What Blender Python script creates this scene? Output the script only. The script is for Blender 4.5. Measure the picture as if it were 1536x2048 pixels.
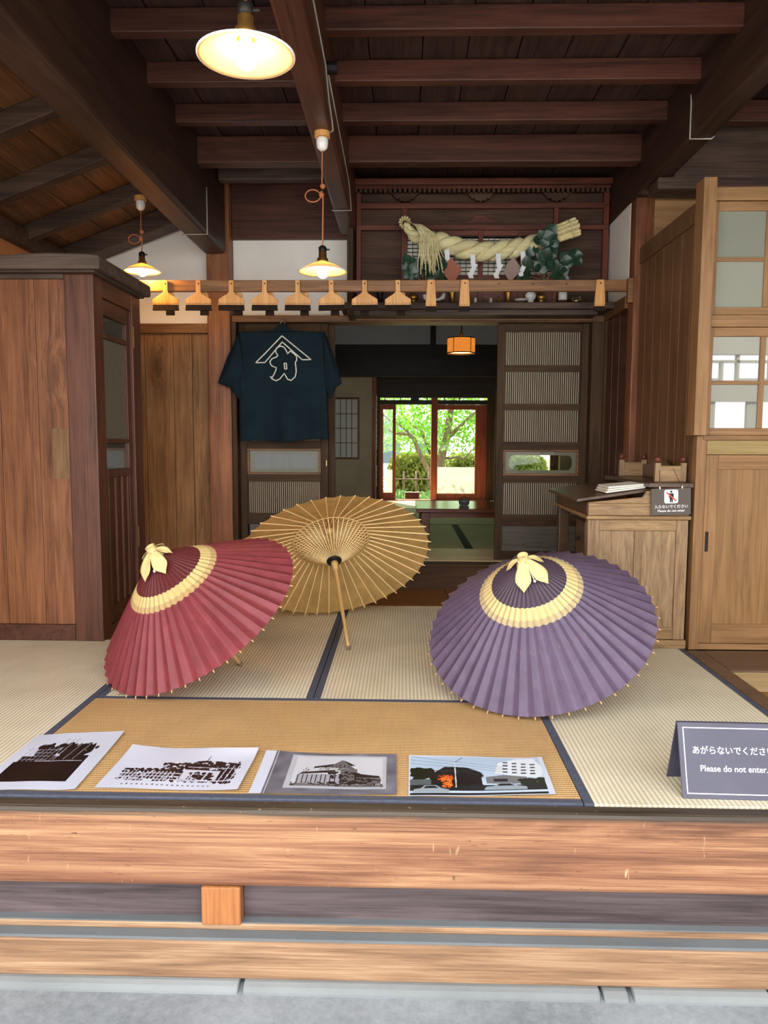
import bpy, bmesh, math, random
import numpy as np
from mathutils import Vector, Matrix

for o in list(bpy.data.objects):
    bpy.data.objects.remove(o, do_unlink=True)
SC = bpy.context.scene
COL = SC.collection
random.seed(7)
RNG = np.random.default_rng(7)
PI = math.pi

# ------------------------------------------------------------------ camera
# metres; the tatami surface is z = 0, the street side is -y
cam_data = bpy.data.cameras.new('camera')
cam_data.sensor_fit = 'VERTICAL'
cam_data.sensor_height = 36.0
cam_data.lens = 36.0 * 1540.0 / 2048.0
cam_data.clip_end = 200
cam = bpy.data.objects.new('camera', cam_data)
COL.objects.link(cam)
_r = Vector((0.9997, 0.0252, 0.0040)).normalized()
_f = Vector((-0.0247, 0.9953, -0.0932)).normalized()
_u = _r.cross(_f).normalized()
_r = _f.cross(_u).normalized()
cam.matrix_world = Matrix(((_r.x, _u.x, -_f.x, 0.0), (_r.y, _u.y, -_f.y, 0.0), (_r.z, _u.z, -_f.z, 1.05), (0, 0, 0, 1)))
SC.camera = cam

# ------------------------------------------------------------------ light
world = bpy.data.worlds.new('world')
SC.world = world
world.use_nodes = True
_bg = world.node_tree.nodes['Background']
_bg.inputs[0].default_value = (0.965, 0.98, 1.0, 1)
_bg.inputs[1].default_value = 1.0
sun_data = bpy.data.lights.new('sun', 'SUN')
sun_data.energy = 5.0
sun_data.angle = math.radians(0.6)
sun_data.color = (1.0, 0.95, 0.86)
sun = bpy.data.objects.new('sun', sun_data)
sun.rotation_euler = (math.radians(-38), 0, math.radians(25))   # high, from behind the house: the garden is lit, the shop front is shaded
COL.objects.link(sun)
SC.view_settings.view_transform = 'Standard'
SC.view_settings.look = 'None'
SC.view_settings.gamma = 1.0
SC.view_settings.use_curve_mapping = False
SC.view_settings.exposure = 2.42


# ------------------------------------------------------------------ mesh builder
class MB:
    def __init__(self):
        self.v = []
        self.f = []

    def box(self, x0, x1, y0, y1, z0, z1):
        b = len(self.v)
        self.v += [(x0, y0, z0), (x1, y0, z0), (x1, y1, z0), (x0, y1, z0), (x0, y0, z1), (x1, y0, z1), (x1, y1, z1), (x0, y1, z1)]
        self.f += [tuple(b + i for i in q) for q in ((0, 3, 2, 1), (4, 5, 6, 7), (0, 1, 5, 4), (1, 2, 6, 5), (2, 3, 7, 6), (3, 0, 4, 7))]
        return self

    def hexa(self, p):
        """eight corners in the order of box()"""
        b = len(self.v)
        self.v += [tuple(q) for q in p]
        self.f += [tuple(b + i for i in q) for q in ((0, 3, 2, 1), (4, 5, 6, 7), (0, 1, 5, 4), (1, 2, 6, 5), (2, 3, 7, 6), (3, 0, 4, 7))]
        return self

    def prism(self, poly, a, b, axis='y'):
        """poly of (u, w) extruded from a to b along axis; y: (x, z), x: (y, z), z: (x, y)"""
        def pt(u, w, t):
            return (u, t, w) if axis == 'y' else (t, u, w) if axis == 'x' else (u, w, t)
        n = len(poly)
        s = len(self.v)
        self.v += [pt(u, w, a) for u, w in poly] + [pt(u, w, b) for u, w in poly]
        self.f.append(tuple(s + i for i in range(n)))
        self.f.append(tuple(s + n + i for i in reversed(range(n))))
        for i in range(n):
            j = (i + 1) % n
            self.f.append((s + i, s + n + i, s + n + j, s + j))
        return self

    def tube(self, pts, r, n=8, closed=False, cap=True):
        pts = [Vector(p) for p in pts]
        m = len(pts)
        rr = r if isinstance(r, (list, tuple)) else [r] * m
        s = len(self.v)
        up = None
        for i, p in enumerate(pts):
            if closed:
                t = pts[(i + 1) % m] - pts[i - 1]
            else:
                t = pts[min(i + 1, m - 1)] - pts[max(i - 1, 0)]
            if t.length < 1e-9:
                t = Vector((0, 0, 1))
            t.normalize()
            if up is None:
                up = Vector((0, 0, 1)) if abs(t.z) < .9 else Vector((1, 0, 0))
            a = up - t * up.dot(t)
            if a.length < 1e-6:
                a = t.orthogonal()
            a.normalize()
            up = a
            b = t.cross(a)
            for k in range(n):
                w = 2 * PI * k / n
                self.v.append(tuple(p + (a * math.cos(w) + b * math.sin(w)) * rr[i]))
        for i in range(m if closed else m - 1):
            j = (i + 1) % m
            for k in range(n):
                l = (k + 1) % n
                self.f.append((s + i * n + k, s + j * n + k, s + j * n + l, s + i * n + l))
        if cap and not closed:
            self.f.append(tuple(s + k for k in range(n)))
            self.f.append(tuple(s + (m - 1) * n + k for k in reversed(range(n))))
        return self

    def lathe(self, prof, n=24, o=(0, 0, 0), caps=True):
        s = len(self.v)
        for r, z in prof:
            for k in range(n):
                w = 2 * PI * k / n
                self.v.append((o[0] + r * math.cos(w), o[1] + r * math.sin(w), o[2] + z))
        m = len(prof)
        for i in range(m - 1):
            for k in range(n):
                l = (k + 1) % n
                self.f.append((s + i * n + k, s + i * n + l, s + (i + 1) * n + l, s + (i + 1) * n + k))
        if caps and prof[0][0] > 1e-5:
            self.f.append(tuple(s + k for k in reversed(range(n))))
        if caps and prof[-1][0] > 1e-5:
            self.f.append(tuple(s + (m - 1) * n + k for k in range(n)))
        return self

    def grid(self, fn, nu, nv):
        s = len(self.v)
        for j in range(nv + 1):
            for i in range(nu + 1):
                self.v.append(tuple(fn(i / nu, j / nv)))
        for j in range(nv):
            for i in range(nu):
                a = s + j * (nu + 1) + i
                self.f.append((a, a + 1, a + nu + 2, a + nu + 1))
        return self

    def ball(self, c, r, n=12):
        prof = [(max(r * math.sin(PI * i / 8), 0), -r * math.cos(PI * i / 8)) for i in range(9)]
        prof[0] = (1e-6, -r)
        prof[-1] = (1e-6, r)
        return self.lathe(prof, n, c)

    def mesh(self, name, mat, smooth=False, off=None):
        me = bpy.data.meshes.new(name)
        v = self.v if off is None else [(a - off[0], b - off[1], c - off[2]) for a, b, c in self.v]
        me.from_pydata(v, [], self.f)
        bm = bmesh.new()
        bm.from_mesh(me)
        bmesh.ops.remove_doubles(bm, verts=bm.verts, dist=1e-6)
        if not getattr(self, 'open', False):
            bmesh.ops.recalc_face_normals(bm, faces=bm.faces)
        bm.to_mesh(me)
        bm.free()
        if mat is not None:
            me.materials.append(mat)
        if smooth:
            me.polygons.foreach_set('use_smooth', [True] * len(me.polygons))
        return me

    def build(self, name, mat, parent=None, smooth=False, bevel=0.0, local=False, solid=0.0, at=None):
        """one mesh object; the vertices are in world metres unless local; a parent that is an Empty sits at its own place"""
        off = None
        if not local:
            if parent is not None:
                off = parent.get('_o', None) or (0, 0, 0)
                off = tuple(off)
            elif at is not None:
                off = at
        me = self.mesh(name, mat, smooth, off)
        o = bpy.data.objects.new(name, me)
        COL.objects.link(o)
        if parent is not None:
            o.parent = parent
            if parent.get('_o', None) is not None:
                o['_o'] = parent['_o']
        elif at is not None and not local:
            o.location = at
            o['_o'] = at
        if solid:
            m = o.modifiers.new('solid', 'SOLIDIFY')
            m.thickness = solid
            m.offset = 0
        if bevel:
            m = o.modifiers.new('bevel', 'BEVEL')
            m.width = bevel
            m.segments = 2
            m.limit_method = 'ANGLE'
            m.angle_limit = math.radians(40)
        return o


def B(*a):
    return MB().box(*a)


def tag(o, label=None, cat=None, group=None, kind=None):
    if label: o['label'] = label
    if cat: o['category'] = cat
    if group: o['group'] = group
    if kind: o['kind'] = kind
    return o


def thing(name, label, cat, loc=(0, 0, 0), group=None, kind=None, rot=None):
    o = bpy.data.objects.new(name, None)
    COL.objects.link(o)
    o.location = loc
    o.empty_display_size = .05
    if rot is not None:
        o.rotation_euler = rot
    o['_o'] = tuple(loc)
    return tag(o, label, cat, group, kind)


def struct(name, label, mb, mat, bevel=0.0, cat='structure', smooth=False):
    return tag(mb.build(name, mat, bevel=bevel, smooth=smooth), label, cat, kind='structure')


def kids(o):
    return [c for c in bpy.data.objects if c.parent == o]


def copy_obj(o, parent):
    c = o.copy()
    COL.objects.link(c)
    c.parent = parent
    return c


def copy_tree(o, loc, label=None, rot=None):
    r = o.copy()
    COL.objects.link(r)
    r.location = loc
    r['_o'] = tuple(loc)
    if rot is not None: r.rotation_euler = rot
    if label: r['label'] = label
    for ch in kids(o):
        c = copy_obj(ch, r)
        for g in kids(ch):
            copy_obj(g, c)
    return r


# ------------------------------------------------------------------ materials
def lin(c):
    out = []
    for a in c[:3]:
        a = a / 255.0
        out.append(a / 12.92 if a <= .04045 else ((a + .055) / 1.055) ** 2.4)
    return (out[0], out[1], out[2], 1.0)


class NT:
    def __init__(self, name):
        self.m = bpy.data.materials.new(name)
        self.m.use_nodes = True
        self.t = self.m.node_tree
        self.bsdf = self.t.nodes['Principled BSDF']
        self.out = self.t.nodes['Material Output']

    def n(self, ty, **kw):
        x = self.t.nodes.new(ty)
        for k, v in kw.items():
            setattr(x, k, v)
        return x

    def l(self, a, b):
        self.t.links.new(a, b)

    def math(self, op, a, b=None, clamp=False):
        x = self.n('ShaderNodeMath', operation=op, use_clamp=clamp)
        for i, s in enumerate((a, b)):
            if s is None: continue
            if isinstance(s, (int, float)): x.inputs[i].default_value = s
            else: self.l(s, x.inputs[i])
        return x.outputs[0]

    def mix(self, fac, a, b, mode='MIX'):
        x = self.n('ShaderNodeMix', data_type='RGBA', blend_type=mode)
        x.clamp_factor = True
        for s, i in ((fac, 0), (a, 6), (b, 7)):
            if isinstance(s, (int, float)): x.inputs[i].default_value = s
            elif isinstance(s, tuple): x.inputs[i].default_value = s
            else: self.l(s, x.inputs[i])
        return x.outputs[2]

    def ramp(self, fac, stops):
        x = self.n('ShaderNodeValToRGB')
        e = x.color_ramp.elements
        while len(e) < len(stops): e.new(.5)
        for i, (p, c) in enumerate(stops):
            e[i].position = p
            e[i].color = c
        self.l(fac, x.inputs[0])
        return x.outputs[0]

    def coord(self, rnd=True):
        tc = self.n('ShaderNodeTexCoord').outputs['Object']
        if not rnd: return tc
        oi = self.n('ShaderNodeObjectInfo').outputs['Random']
        mu = self.n('ShaderNodeVectorMath', operation='SCALE')
        mu.inputs[0].default_value = (13.1, 27.7, 19.3)
        self.l(oi, mu.inputs['Scale'])
        ad = self.n('ShaderNodeVectorMath', operation='ADD')
        self.l(tc, ad.inputs[0])
        self.l(mu.outputs[0], ad.inputs[1])
        return ad.outputs[0]

    def scaled(self, co, s):
        mp = self.n('ShaderNodeMapping')
        mp.inputs['Scale'].default_value = s
        self.l(co, mp.inputs[0])
        return mp.outputs[0]

    def noise(self, co, scale, detail=4, rough=.55, dist=0.0):
        x = self.n('ShaderNodeTexNoise')
        x.inputs['Scale'].default_value = scale
        x.inputs['Detail'].default_value = detail
        x.inputs['Roughness'].default_value = rough
        x.inputs['Distortion'].default_value = dist
        self.l(co, x.inputs['Vector'])
        return x.outputs[0]

    def bump(self, h, strength=.3, dist=.01):
        x = self.n('ShaderNodeBump')
        x.inputs['Strength'].default_value = strength
        x.inputs['Distance'].default_value = dist
        self.l(h, x.inputs['Height'])
        self.l(x.outputs[0], self.bsdf.inputs['Normal'])

    def set(self, color=None, rough=.6, spec=.3, metal=0.0):
        b = self.bsdf
        if color is not None:
            if isinstance(color, tuple): b.inputs['Base Color'].default_value = color
            else: self.l(color, b.inputs['Base Color'])
        b.inputs['Roughness'].default_value = rough
        b.inputs['Specular IOR Level'].default_value = spec
        b.inputs['Metallic'].default_value = metal
        return self.m


def plain(name, c, rough=.6, spec=.3, metal=0.0, var=.0, scale=8):
    t = NT(name)
    if var:
        nz = t.noise(t.coord(), scale, 5)
        a = lin(c)
        lo = tuple(x * (1 - var) for x in a[:3]) + (1,)
        hi = tuple(min(1, x * (1 + var)) for x in a[:3]) + (1,)
        return t.set(t.ramp(nz, [(.3, lo), (.7, hi)]), rough, spec, metal)
    return t.set(lin(c), rough, spec, metal)


def wood(name, dark, light, axis='x', rough=.55, spec=.3, grain=1.0, knots=0.0, bump=.25, blotch=.25, third=None, along=1.0):
    t = NT(name)
    co = t.coord()
    def sc(al, ac):
        return {'x': (al, ac, ac), 'y': (ac, al, ac), 'z': (ac, ac, al)}[axis]
    src = co
    if knots:
        vo = t.n('ShaderNodeTexVoronoi')
        vo.inputs['Scale'].default_value = 1.0
        t.l(t.scaled(co, sc(1.6, 4.5)), vo.inputs['Vector'])
        kd = vo.outputs['Distance']
        push = t.math('MULTIPLY', t.math('SUBTRACT', 1.0, t.math('MULTIPLY', kd, 3.0, True), True), .05)
        ad = t.n('ShaderNodeVectorMath', operation='ADD')
        cb = t.n('ShaderNodeCombineXYZ')
        for i in range(3): t.l(push, cb.inputs[i])
        t.l(co, ad.inputs[0])
        t.l(cb.outputs[0], ad.inputs[1])
        src = ad.outputs[0]
    n1 = t.noise(t.scaled(src, sc(1.1 * along, 13 * grain)), 1.0, 6, .6, 1.2)
    n2 = t.noise(t.scaled(src, sc(2.6 * along, 110 * grain)), 1.0, 5, .7, .5)
    n3 = t.noise(co, 2.2, 3, .5)
    f = t.math('ADD', t.math('MULTIPLY', n1, .52), t.math('MULTIPLY', n2, .48))
    stops = [(.37, lin(dark)), (.63, lin(light))]
    if third: stops = [(.34, lin(dark)), (.5, lin(third)), (.64, lin(light))]
    col = t.ramp(f, stops)
    v = t.math('ADD', t.math('MULTIPLY', n3, blotch * 2), 1.0 - blotch)
    vb = t.n('ShaderNodeCombineColor')
    for i in range(3): t.l(v, vb.inputs[i])
    col = t.mix(1.0, col, vb.outputs[0], 'MULTIPLY')
    if knots:
        km = t.math('SUBTRACT', 1.0, t.math('MULTIPLY', kd, 6.0, True), True)
        col = t.mix(t.math('MULTIPLY', km, knots), col, tuple(x * .25 for x in lin(dark)[:3]) + (1,))
    t.bump(f, bump, .004)
    return t.set(col, rough, spec)


def glow(name, c, strength):
    t = NT(name)
    e = t.n('ShaderNodeEmission')
    e.inputs[0].default_value = lin(c)
    e.inputs[1].default_value = strength
    t.l(e.outputs[0], t.out.inputs[0])
    return t.m


def glass(name, tint=(235, 240, 235), frost=0.0, refl=.10, tr=1.0):
    """thin pane: see-through or frosted, with a mirror-like sheen"""
    t = NT(name)
    tp = t.n('ShaderNodeBsdfTransparent')
    tp.inputs[0].default_value = lin(tint)
    body = tp.outputs[0]
    if frost > 0:
        tl = t.n('ShaderNodeBsdfTranslucent')
        tl.inputs[0].default_value = lin(tint)
        df = t.n('ShaderNodeBsdfDiffuse')
        df.inputs[0].default_value = lin(tint)
        m0 = t.n('ShaderNodeMixShader')
        m0.inputs[0].default_value = .5
        t.l(tl.outputs[0], m0.inputs[1])
        t.l(df.outputs[0], m0.inputs[2])
        m1 = t.n('ShaderNodeMixShader')
        m1.inputs[0].default_value = frost
        t.l(body, m1.inputs[1])
        t.l(m0.outputs[0], m1.inputs[2])
        body = m1.outputs[0]
    gl = t.n('ShaderNodeBsdfGlossy')
    gl.inputs['Roughness'].default_value = .02
    lw = t.n('ShaderNodeLayerWeight')
    lw.inputs[0].default_value = .35
    fc = t.math('ADD', t.math('MULTIPLY', lw.outputs['Fresnel'], .35), refl, True)
    m2 = t.n('ShaderNodeMixShader')
    t.l(fc, m2.inputs[0])
    t.l(body, m2.inputs[1])
    t.l(gl.outputs[0], m2.inputs[2])
    t.l(m2.outputs[0], t.out.inputs[0])
    return t.m


def tatami_mat_material(name, rib, base, dark, pitch=.0155):
    """rush mat: fine ribs run along the axis rib"""
    t = NT(name)
    co = t.coord(False)
    s = t.n('ShaderNodeSeparateXYZ')
    t.l(co, s.inputs[0])
    ac, al = (s.outputs[1], s.outputs[0]) if rib == 'x' else (s.outputs[0], s.outputs[1])
    r = t.math('ADD', t.math('MULTIPLY', t.math('SINE', t.math('MULTIPLY', ac, 2 * PI / pitch)), .5), .5)
    row = t.math('FLOOR', t.math('DIVIDE', ac, pitch))
    ph = t.math('ADD', t.math('MULTIPLY', al, 2 * PI / .0105), t.math('MULTIPLY', row, PI))
    w = t.math('ADD', t.math('MULTIPLY', t.math('SINE', ph), .5), .5)
    nz = t.noise(co, 3.0, 5, .6)
    fine = t.noise(t.scaled(co, (8, 160, 1) if rib == 'y' else (160, 8, 1)), 1.0, 3)
    f = t.math('ADD', t.math('MULTIPLY', r, .62), t.math('ADD', t.math('MULTIPLY', w, .16), t.math('MULTIPLY', fine, .30)))
    col = t.ramp(f, [(.12, lin(dark)), (.85, lin(base))])
    v = t.ramp(nz, [(.3, (.86, .84, .80, 1)), (.7, (1.04, 1.04, 1.04, 1))])
    col = t.mix(1.0, col, v, 'MULTIPLY')
    t.bump(t.math('ADD', r, t.math('MULTIPLY', w, .35)), .35, .003)
    return t.set(col, .62, .25)


def plaster(name, c, var=.05, rough=.85, bump=.1, scale=30):
    t = NT(name)
    co = t.coord()
    nz = t.noise(co, 2.0, 5)
    a = lin(c)
    col = t.ramp(nz, [(.3, tuple(x * (1 - var) for x in a[:3]) + (1,)), (.7, tuple(min(1, x * (1 + var)) for x in a[:3]) + (1,))])
    t.bump(t.noise(co, scale, 6), bump, .004)
    return t.set(col, rough, .2)


M = {}
M['ceil'] = wood('ceiling_wood', (38, 26, 24), (84, 60, 52), 'y', .5, .35, knots=.2)
M['riser'] = wood('riser_wood', (58, 38, 22), (94, 64, 38), 'x', .5, .2)
M['rib_pale'] = plain('pale_bamboo_rib', (246, 216, 158), .5, .3)
M['joist'] = wood('joist_wood', (52, 28, 22), (100, 58, 45), 'x', .48, .35, blotch=.35)
M['beam'] = wood('beam_wood', (38, 25, 20), (76, 53, 41), 'y', .5, .35, blotch=.35, bump=.4)
M['beamx'] = wood('cross_beam_wood', (50, 36, 32), (98, 78, 66), 'x', .55, .3, blotch=.35)
M['beamred'] = wood('red_beam_wood', (56, 29, 21), (98, 55, 40), 'y', .42, .4, blotch=.3)
M['rafter'] = wood('rafter_wood', (46, 33, 27), (88, 66, 52), 'x', .6, .25)
M['roofboard'] = wood('roof_board_wood', (80, 50, 30), (128, 88, 54), 'y', .6, .25)
M['post'] = wood('post_wood', (100, 58, 36), (160, 104, 66), 'z', .45, .35, blotch=.35)
M['plank'] = wood('wall_plank_wood', (104, 70, 42), (168, 124, 80), 'z', .5, .3, knots=.8, blotch=.35)
M['cabp'] = wood('cabinet_panel_wood', (88, 50, 30), (152, 102, 68), 'z', .4, .4, knots=.85, blotch=.3, grain=.9)
M['cabf'] = wood('cabinet_frame_wood', (62, 35, 25), (106, 66, 48), 'z', .42, .4)
M['cabfx'] = wood('cabinet_rail_wood', (60, 35, 25), (102, 64, 48), 'y', .42, .4)
M['cabdark'] = wood('cabinet_cornice_wood', (58, 48, 42), (104, 88, 76), 'x', .6, .25)
M['dark'] = wood('door_wood', (50, 35, 22), (84, 62, 42), 'z', .6, .18)
M['darkx'] = wood('door_rail_wood', (50, 35, 22), (84, 62, 42), 'x', .6, .18)
M['black'] = wood('black_wood', (24, 18, 15), (50, 38, 32), 'x', .45, .35)
M['redwood'] = wood('shrine_wood', (70, 32, 22), (122, 66, 48), 'x', .45, .35)
M['redwoodz'] = wood('shrine_post_wood', (76, 32, 20), (128, 64, 44), 'z', .45, .35)
M['shpanel'] = wood('shrine_panel_wood', (56, 38, 30), (92, 68, 54), 'x', .6, .2)
M['lintel'] = wood('lintel_wood', (84, 54, 32), (140, 98, 62), 'x', .45, .35)
M['bar'] = wood('bar_wood', (102, 66, 34), (160, 112, 68), 'x', .4, .4)
M['ochre'] = wood('cupboard_wood', (116, 82, 50), (162, 122, 80), 'z', .45, .35, blotch=.18, bump=.12)
M['ochrex'] = wood('cupboard_rail_wood', (116, 82, 50), (162, 122, 80), 'x', .45, .35, blotch=.18, bump=.12)
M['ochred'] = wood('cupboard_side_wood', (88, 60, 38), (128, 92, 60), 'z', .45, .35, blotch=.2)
M['oak'] = wood('desk_oak', (112, 86, 58), (172, 142, 106), 'z', .45, .35, grain=2.2, along=4, bump=.2)
M['oakx'] = wood('desk_oak_rail', (112, 84, 54), (172, 138, 96), 'x', .42, .4, grain=2.0, along=4)
M['desktop'] = wood('desk_top_wood', (60, 42, 30), (98, 72, 52), 'y', .3, .5)
M['sill'] = None
M['tat'] = tatami_mat_material('rush_pale_y', 'y', (238, 232, 212), (192, 180, 146))
M['tatx'] = tatami_mat_material('rush_tan_sheen_x', 'x', (222, 188, 136), (158, 118, 72), .0135)  # tan stands for the rush sheen at this viewing angle, put into the colour
M['tatg'] = tatami_mat_material('rush_green_y', 'y', (196, 190, 140), (150, 140, 92))
M['border'] = plain('mat_border_cloth', (80, 84, 98), .8, .2, var=.15, scale=60)
M['borderg'] = plain('mat_border_green', (28, 46, 40), .8, .2)
M['white'] = plaster('white_plaster', (246, 243, 236))
M['offw'] = plaster('grey_plaster', (200, 200, 202))
M['straww'] = plaster('straw_plaster', (200, 184, 150), .2, .9, .9, 60)
M['tanw'] = plaster('tan_plaster', (170, 118, 74))
M['paper'] = plain('shoji_paper', (236, 234, 220), .8, .2)
M['brass'] = plain('brass', (176, 134, 70), .35, .5, .9)
M['iron'] = plain('iron', (40, 36, 34), .5, .4, .6)
M['wire'] = plain('grey_cable', (176, 168, 154), .6, .3)
M['cord'] = plain('cloth_cord', (176, 108, 66), .8, .2, var=.2, scale=200)
M['ceramic'] = plain('white_ceramic', (236, 236, 232), .2, .5)
M['bamboo'] = wood('bamboo', (184, 142, 84), (226, 192, 132), 'z', .4, .4, blotch=.12, bump=.05)
M['brushwood'] = wood('brush_wood', (200, 138, 72), (236, 180, 112), 'z', .4, .4, blotch=.1, bump=.05)
M['bristle'] = plain('bristle', (44, 34, 28), .9, .1, var=.35, scale=300)
M['straw'] = wood('straw_rope', (206, 192, 140), (244, 234, 186), 'x', .8, .15, grain=2, bump=.3)
M['jacket'] = plain('indigo_cloth', (24, 38, 46), .9, .1, var=.18, scale=6)
M['print'] = plain('white_print', (232, 230, 214), .8, .2)
M['white_paper'] = plain('white_paper', (236, 238, 242), .7, .2)
M['pale'] = wood('pale_floor_wood', (186, 160, 112), (222, 200, 152), 'x', .4, .4, blotch=.1)
M['floorb'] = wood('floor_board_wood', (112, 72, 34), (160, 110, 60), 'x', .35, .45, blotch=.2)
M['floord'] = wood('dark_floor_wood', (70, 52, 40), (112, 88, 70), 'x', .35, .45)
M['garden_red'] = wood('garden_door_wood', (112, 46, 22), (168, 82, 46), 'z', .45, .35)
M['bark'] = wood('bark', (84, 70, 56), (150, 130, 108), 'z', .9, .1, bump=.8)
M['grey_stone'] = plaster('grey_stone', (126, 130, 130), .18, .85, .5, 60)


# ================================================================== structure
def concrete():
    t = NT('doma_concrete')
    co = t.coord(False)
    n1 = t.noise(co, 1.6, 6, .6)
    n2 = t.noise(co, 45, 5, .7)
    col = t.ramp(t.math('ADD', t.math('MULTIPLY', n1, .6), t.math('MULTIPLY', n2, .4)), [(.3, lin((100, 106, 110))), (.7, lin((158, 165, 170)))])
    t.bump(n2, .35, .004)
    return t.set(col, .8, .3)


def sill_material():
    """thick worn timber: warm face, grey-brown wear along the stepped-on top edge"""
    t = NT('sill_timber')
    co = t.coord(False)
    n1 = t.noise(t.scaled(co, (.8, 14, 14)), 1.0, 7, .62, 1.0)
    n2 = t.noise(t.scaled(co, (2.2, 190, 190)), 1.0, 6, .72, .4)
    n3 = t.noise(t.scaled(co, (1.1, 5, 5)), 1.0, 5, .6)
    f = t.math('ADD', t.math('MULTIPLY', n1, .55), t.math('MULTIPLY', n2, .45))
    col = t.ramp(f, [(.38, lin((96, 64, 46))), (.49, lin((150, 106, 76))), (.62, lin((194, 152, 110)))])
    s = t.n('ShaderNodeSeparateXYZ')
    t.l(co, s.inputs[0])
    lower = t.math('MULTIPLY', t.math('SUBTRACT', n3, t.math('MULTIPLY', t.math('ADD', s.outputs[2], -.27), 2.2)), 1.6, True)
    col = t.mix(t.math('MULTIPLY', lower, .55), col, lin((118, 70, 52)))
    wear = t.math('MULTIPLY', t.math('ADD', t.math('ADD', s.outputs[2], -.474), t.math('MULTIPLY', t.math('SUBTRACT', n2, .5), .05)), 90.0, True)
    grey = t.ramp(t.math('ADD', t.math('MULTIPLY', n1, .4), t.math('MULTIPLY', n2, .6)), [(.35, lin((36, 30, 24))), (.66, lin((92, 79, 65)))])
    col = t.mix(wear, col, grey)
    sp = t.noise(t.scaled(co, (26, 150, 150)), 1.0, 3, .6)
    col = t.mix(t.math('MULTIPLY', t.math('SUBTRACT', sp, .66), 9.0, True), col, lin((66, 40, 28)))
    sc2 = t.noise(t.scaled(co, (60, 60, 14)), 1.0, 2, .5)
    col = t.mix(t.math('MULTIPLY', t.math('SUBTRACT', sc2, .70), 8.0, True), col, lin((216, 178, 136)))
    t.bump(f, .35, .004)
    return t.set(col, .5, .35)


M['sill'] = sill_material()
M['base'] = wood('base_timber', (96, 72, 54), (176, 146, 114), 'x', .6, .25, knots=.9, grain=1.3, bump=.5, third=(146, 112, 84))
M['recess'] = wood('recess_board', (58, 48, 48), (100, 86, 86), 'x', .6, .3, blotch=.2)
M['dusty'] = plaster('dusty_ledge', (104, 108, 110), .15, .85, .3, 80)
M['blockw'] = wood('strut_wood', (124, 72, 40), (180, 118, 70), 'z', .55, .3, knots=.7)

struct('floor', 'grey concrete earth-floor in front of the platform', B(-6, 6, -3.0, 2.3, -.70, -.522), concrete(), cat='floor')
struct('ground', 'pale paved street ground outside the shop', B(-30, 30, -30, -3.0, -.72, -.525), plaster('street', (150, 150, 148), .1), cat='ground')

# stone kerb along the foot of the platform
kerb = thing('stone_curb', 'low worn grey stone kerb under the platform timber', 'curb', (0, 2.07, -.56), kind='structure')
for a, b, dz in ((-3.2, -1.35, 0), (-1.34, -.462, 0), (-.448, .565, 0), (.575, .645, .006), (.66, 1.04, 0), (1.052, 3.2, 0)):
    m = MB()
    m.prism([(2.036, -.56), (2.2, -.56), (2.2, -.498 - dz), (2.064, -.498 - dz), (2.050, -.504 - dz), (2.04, -.515)], a, b, 'x')
    m.build('stone', M['grey_stone'], kerb, bevel=.006)

base = thing('trim_1', 'stepped timber base of the raised tatami platform', 'platform edge', (0, 2.1, -.5), kind='structure')
B(-3.2, 3.2, 2.072, 2.2, -.499, -.385).build('base_beam', M['base'], base, bevel=.006)
B(-3.2, 3.2, 2.076, 2.2, -.3848, -.376).build('ledge', M['dusty'], base)
B(-3.2, 3.2, 2.112, 2.2, -.3758, -.356).build('track_board', M['base'], base, bevel=.003)
B(-3.2, 3.2, 2.114, 2.2, -.3558, -.352).build('track_strip', M['dusty'], base)
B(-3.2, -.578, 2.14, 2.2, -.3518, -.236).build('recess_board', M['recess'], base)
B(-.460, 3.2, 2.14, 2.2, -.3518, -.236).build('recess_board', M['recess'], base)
B(-.576, -.462, 2.096, 2.2, -.352, -.237).build('strut', M['blockw'], base, bevel=.004)
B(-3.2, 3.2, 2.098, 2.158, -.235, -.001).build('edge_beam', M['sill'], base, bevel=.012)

# subfloor that carries the mats, and the timber margins around them
struct('floor_platform', 'dark timber subfloor under the tatami mats', B(-2.4, 4.0, 2.2, 5.42, -.5, -.058), M['floord'], cat='floor')
rear = thing('floor_rear', 'brown floorboards between the tatami and the raised back room', 'floor', (0, 5.1, 0), kind='structure')
for a, b in ((-2.36, -1.10), (-1.097, .30), (.303, 1.52)):
    B(a, b, 4.822, 5.428, -.055, -.004).build('board', M['floorb'], rear, bevel=.002)
B(-2.36, -1.25, 3.93, 4.82, -.055, -.004).build('board', M['floorb'], rear)
B(.545, 1.52, 3.93, 4.82, -.055, -.004).build('board', M['floorb'], rear)
fr = thing('floor_right', 'dark framed wooden floor beside the right-hand mats', 'floor', (1.6, 3.2, 0), kind='structure')
B(1.432, 1.51, 2.16, 3.84, -.055, .0).build('frame_board', M['floord'], fr, bevel=.003)
B(1.512, 4.0, 3.50, 3.84, -.055, .0).build('frame_board', M['floord'], fr, bevel=.003)
for i in range(5):
    B(1.512, 4.0, 2.16 + i * .268, 2.16 + i * .268 + .265, -.055, -.008).build('board', M['pale' if i > 3 else 'floorb'], fr, bevel=.002)

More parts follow.
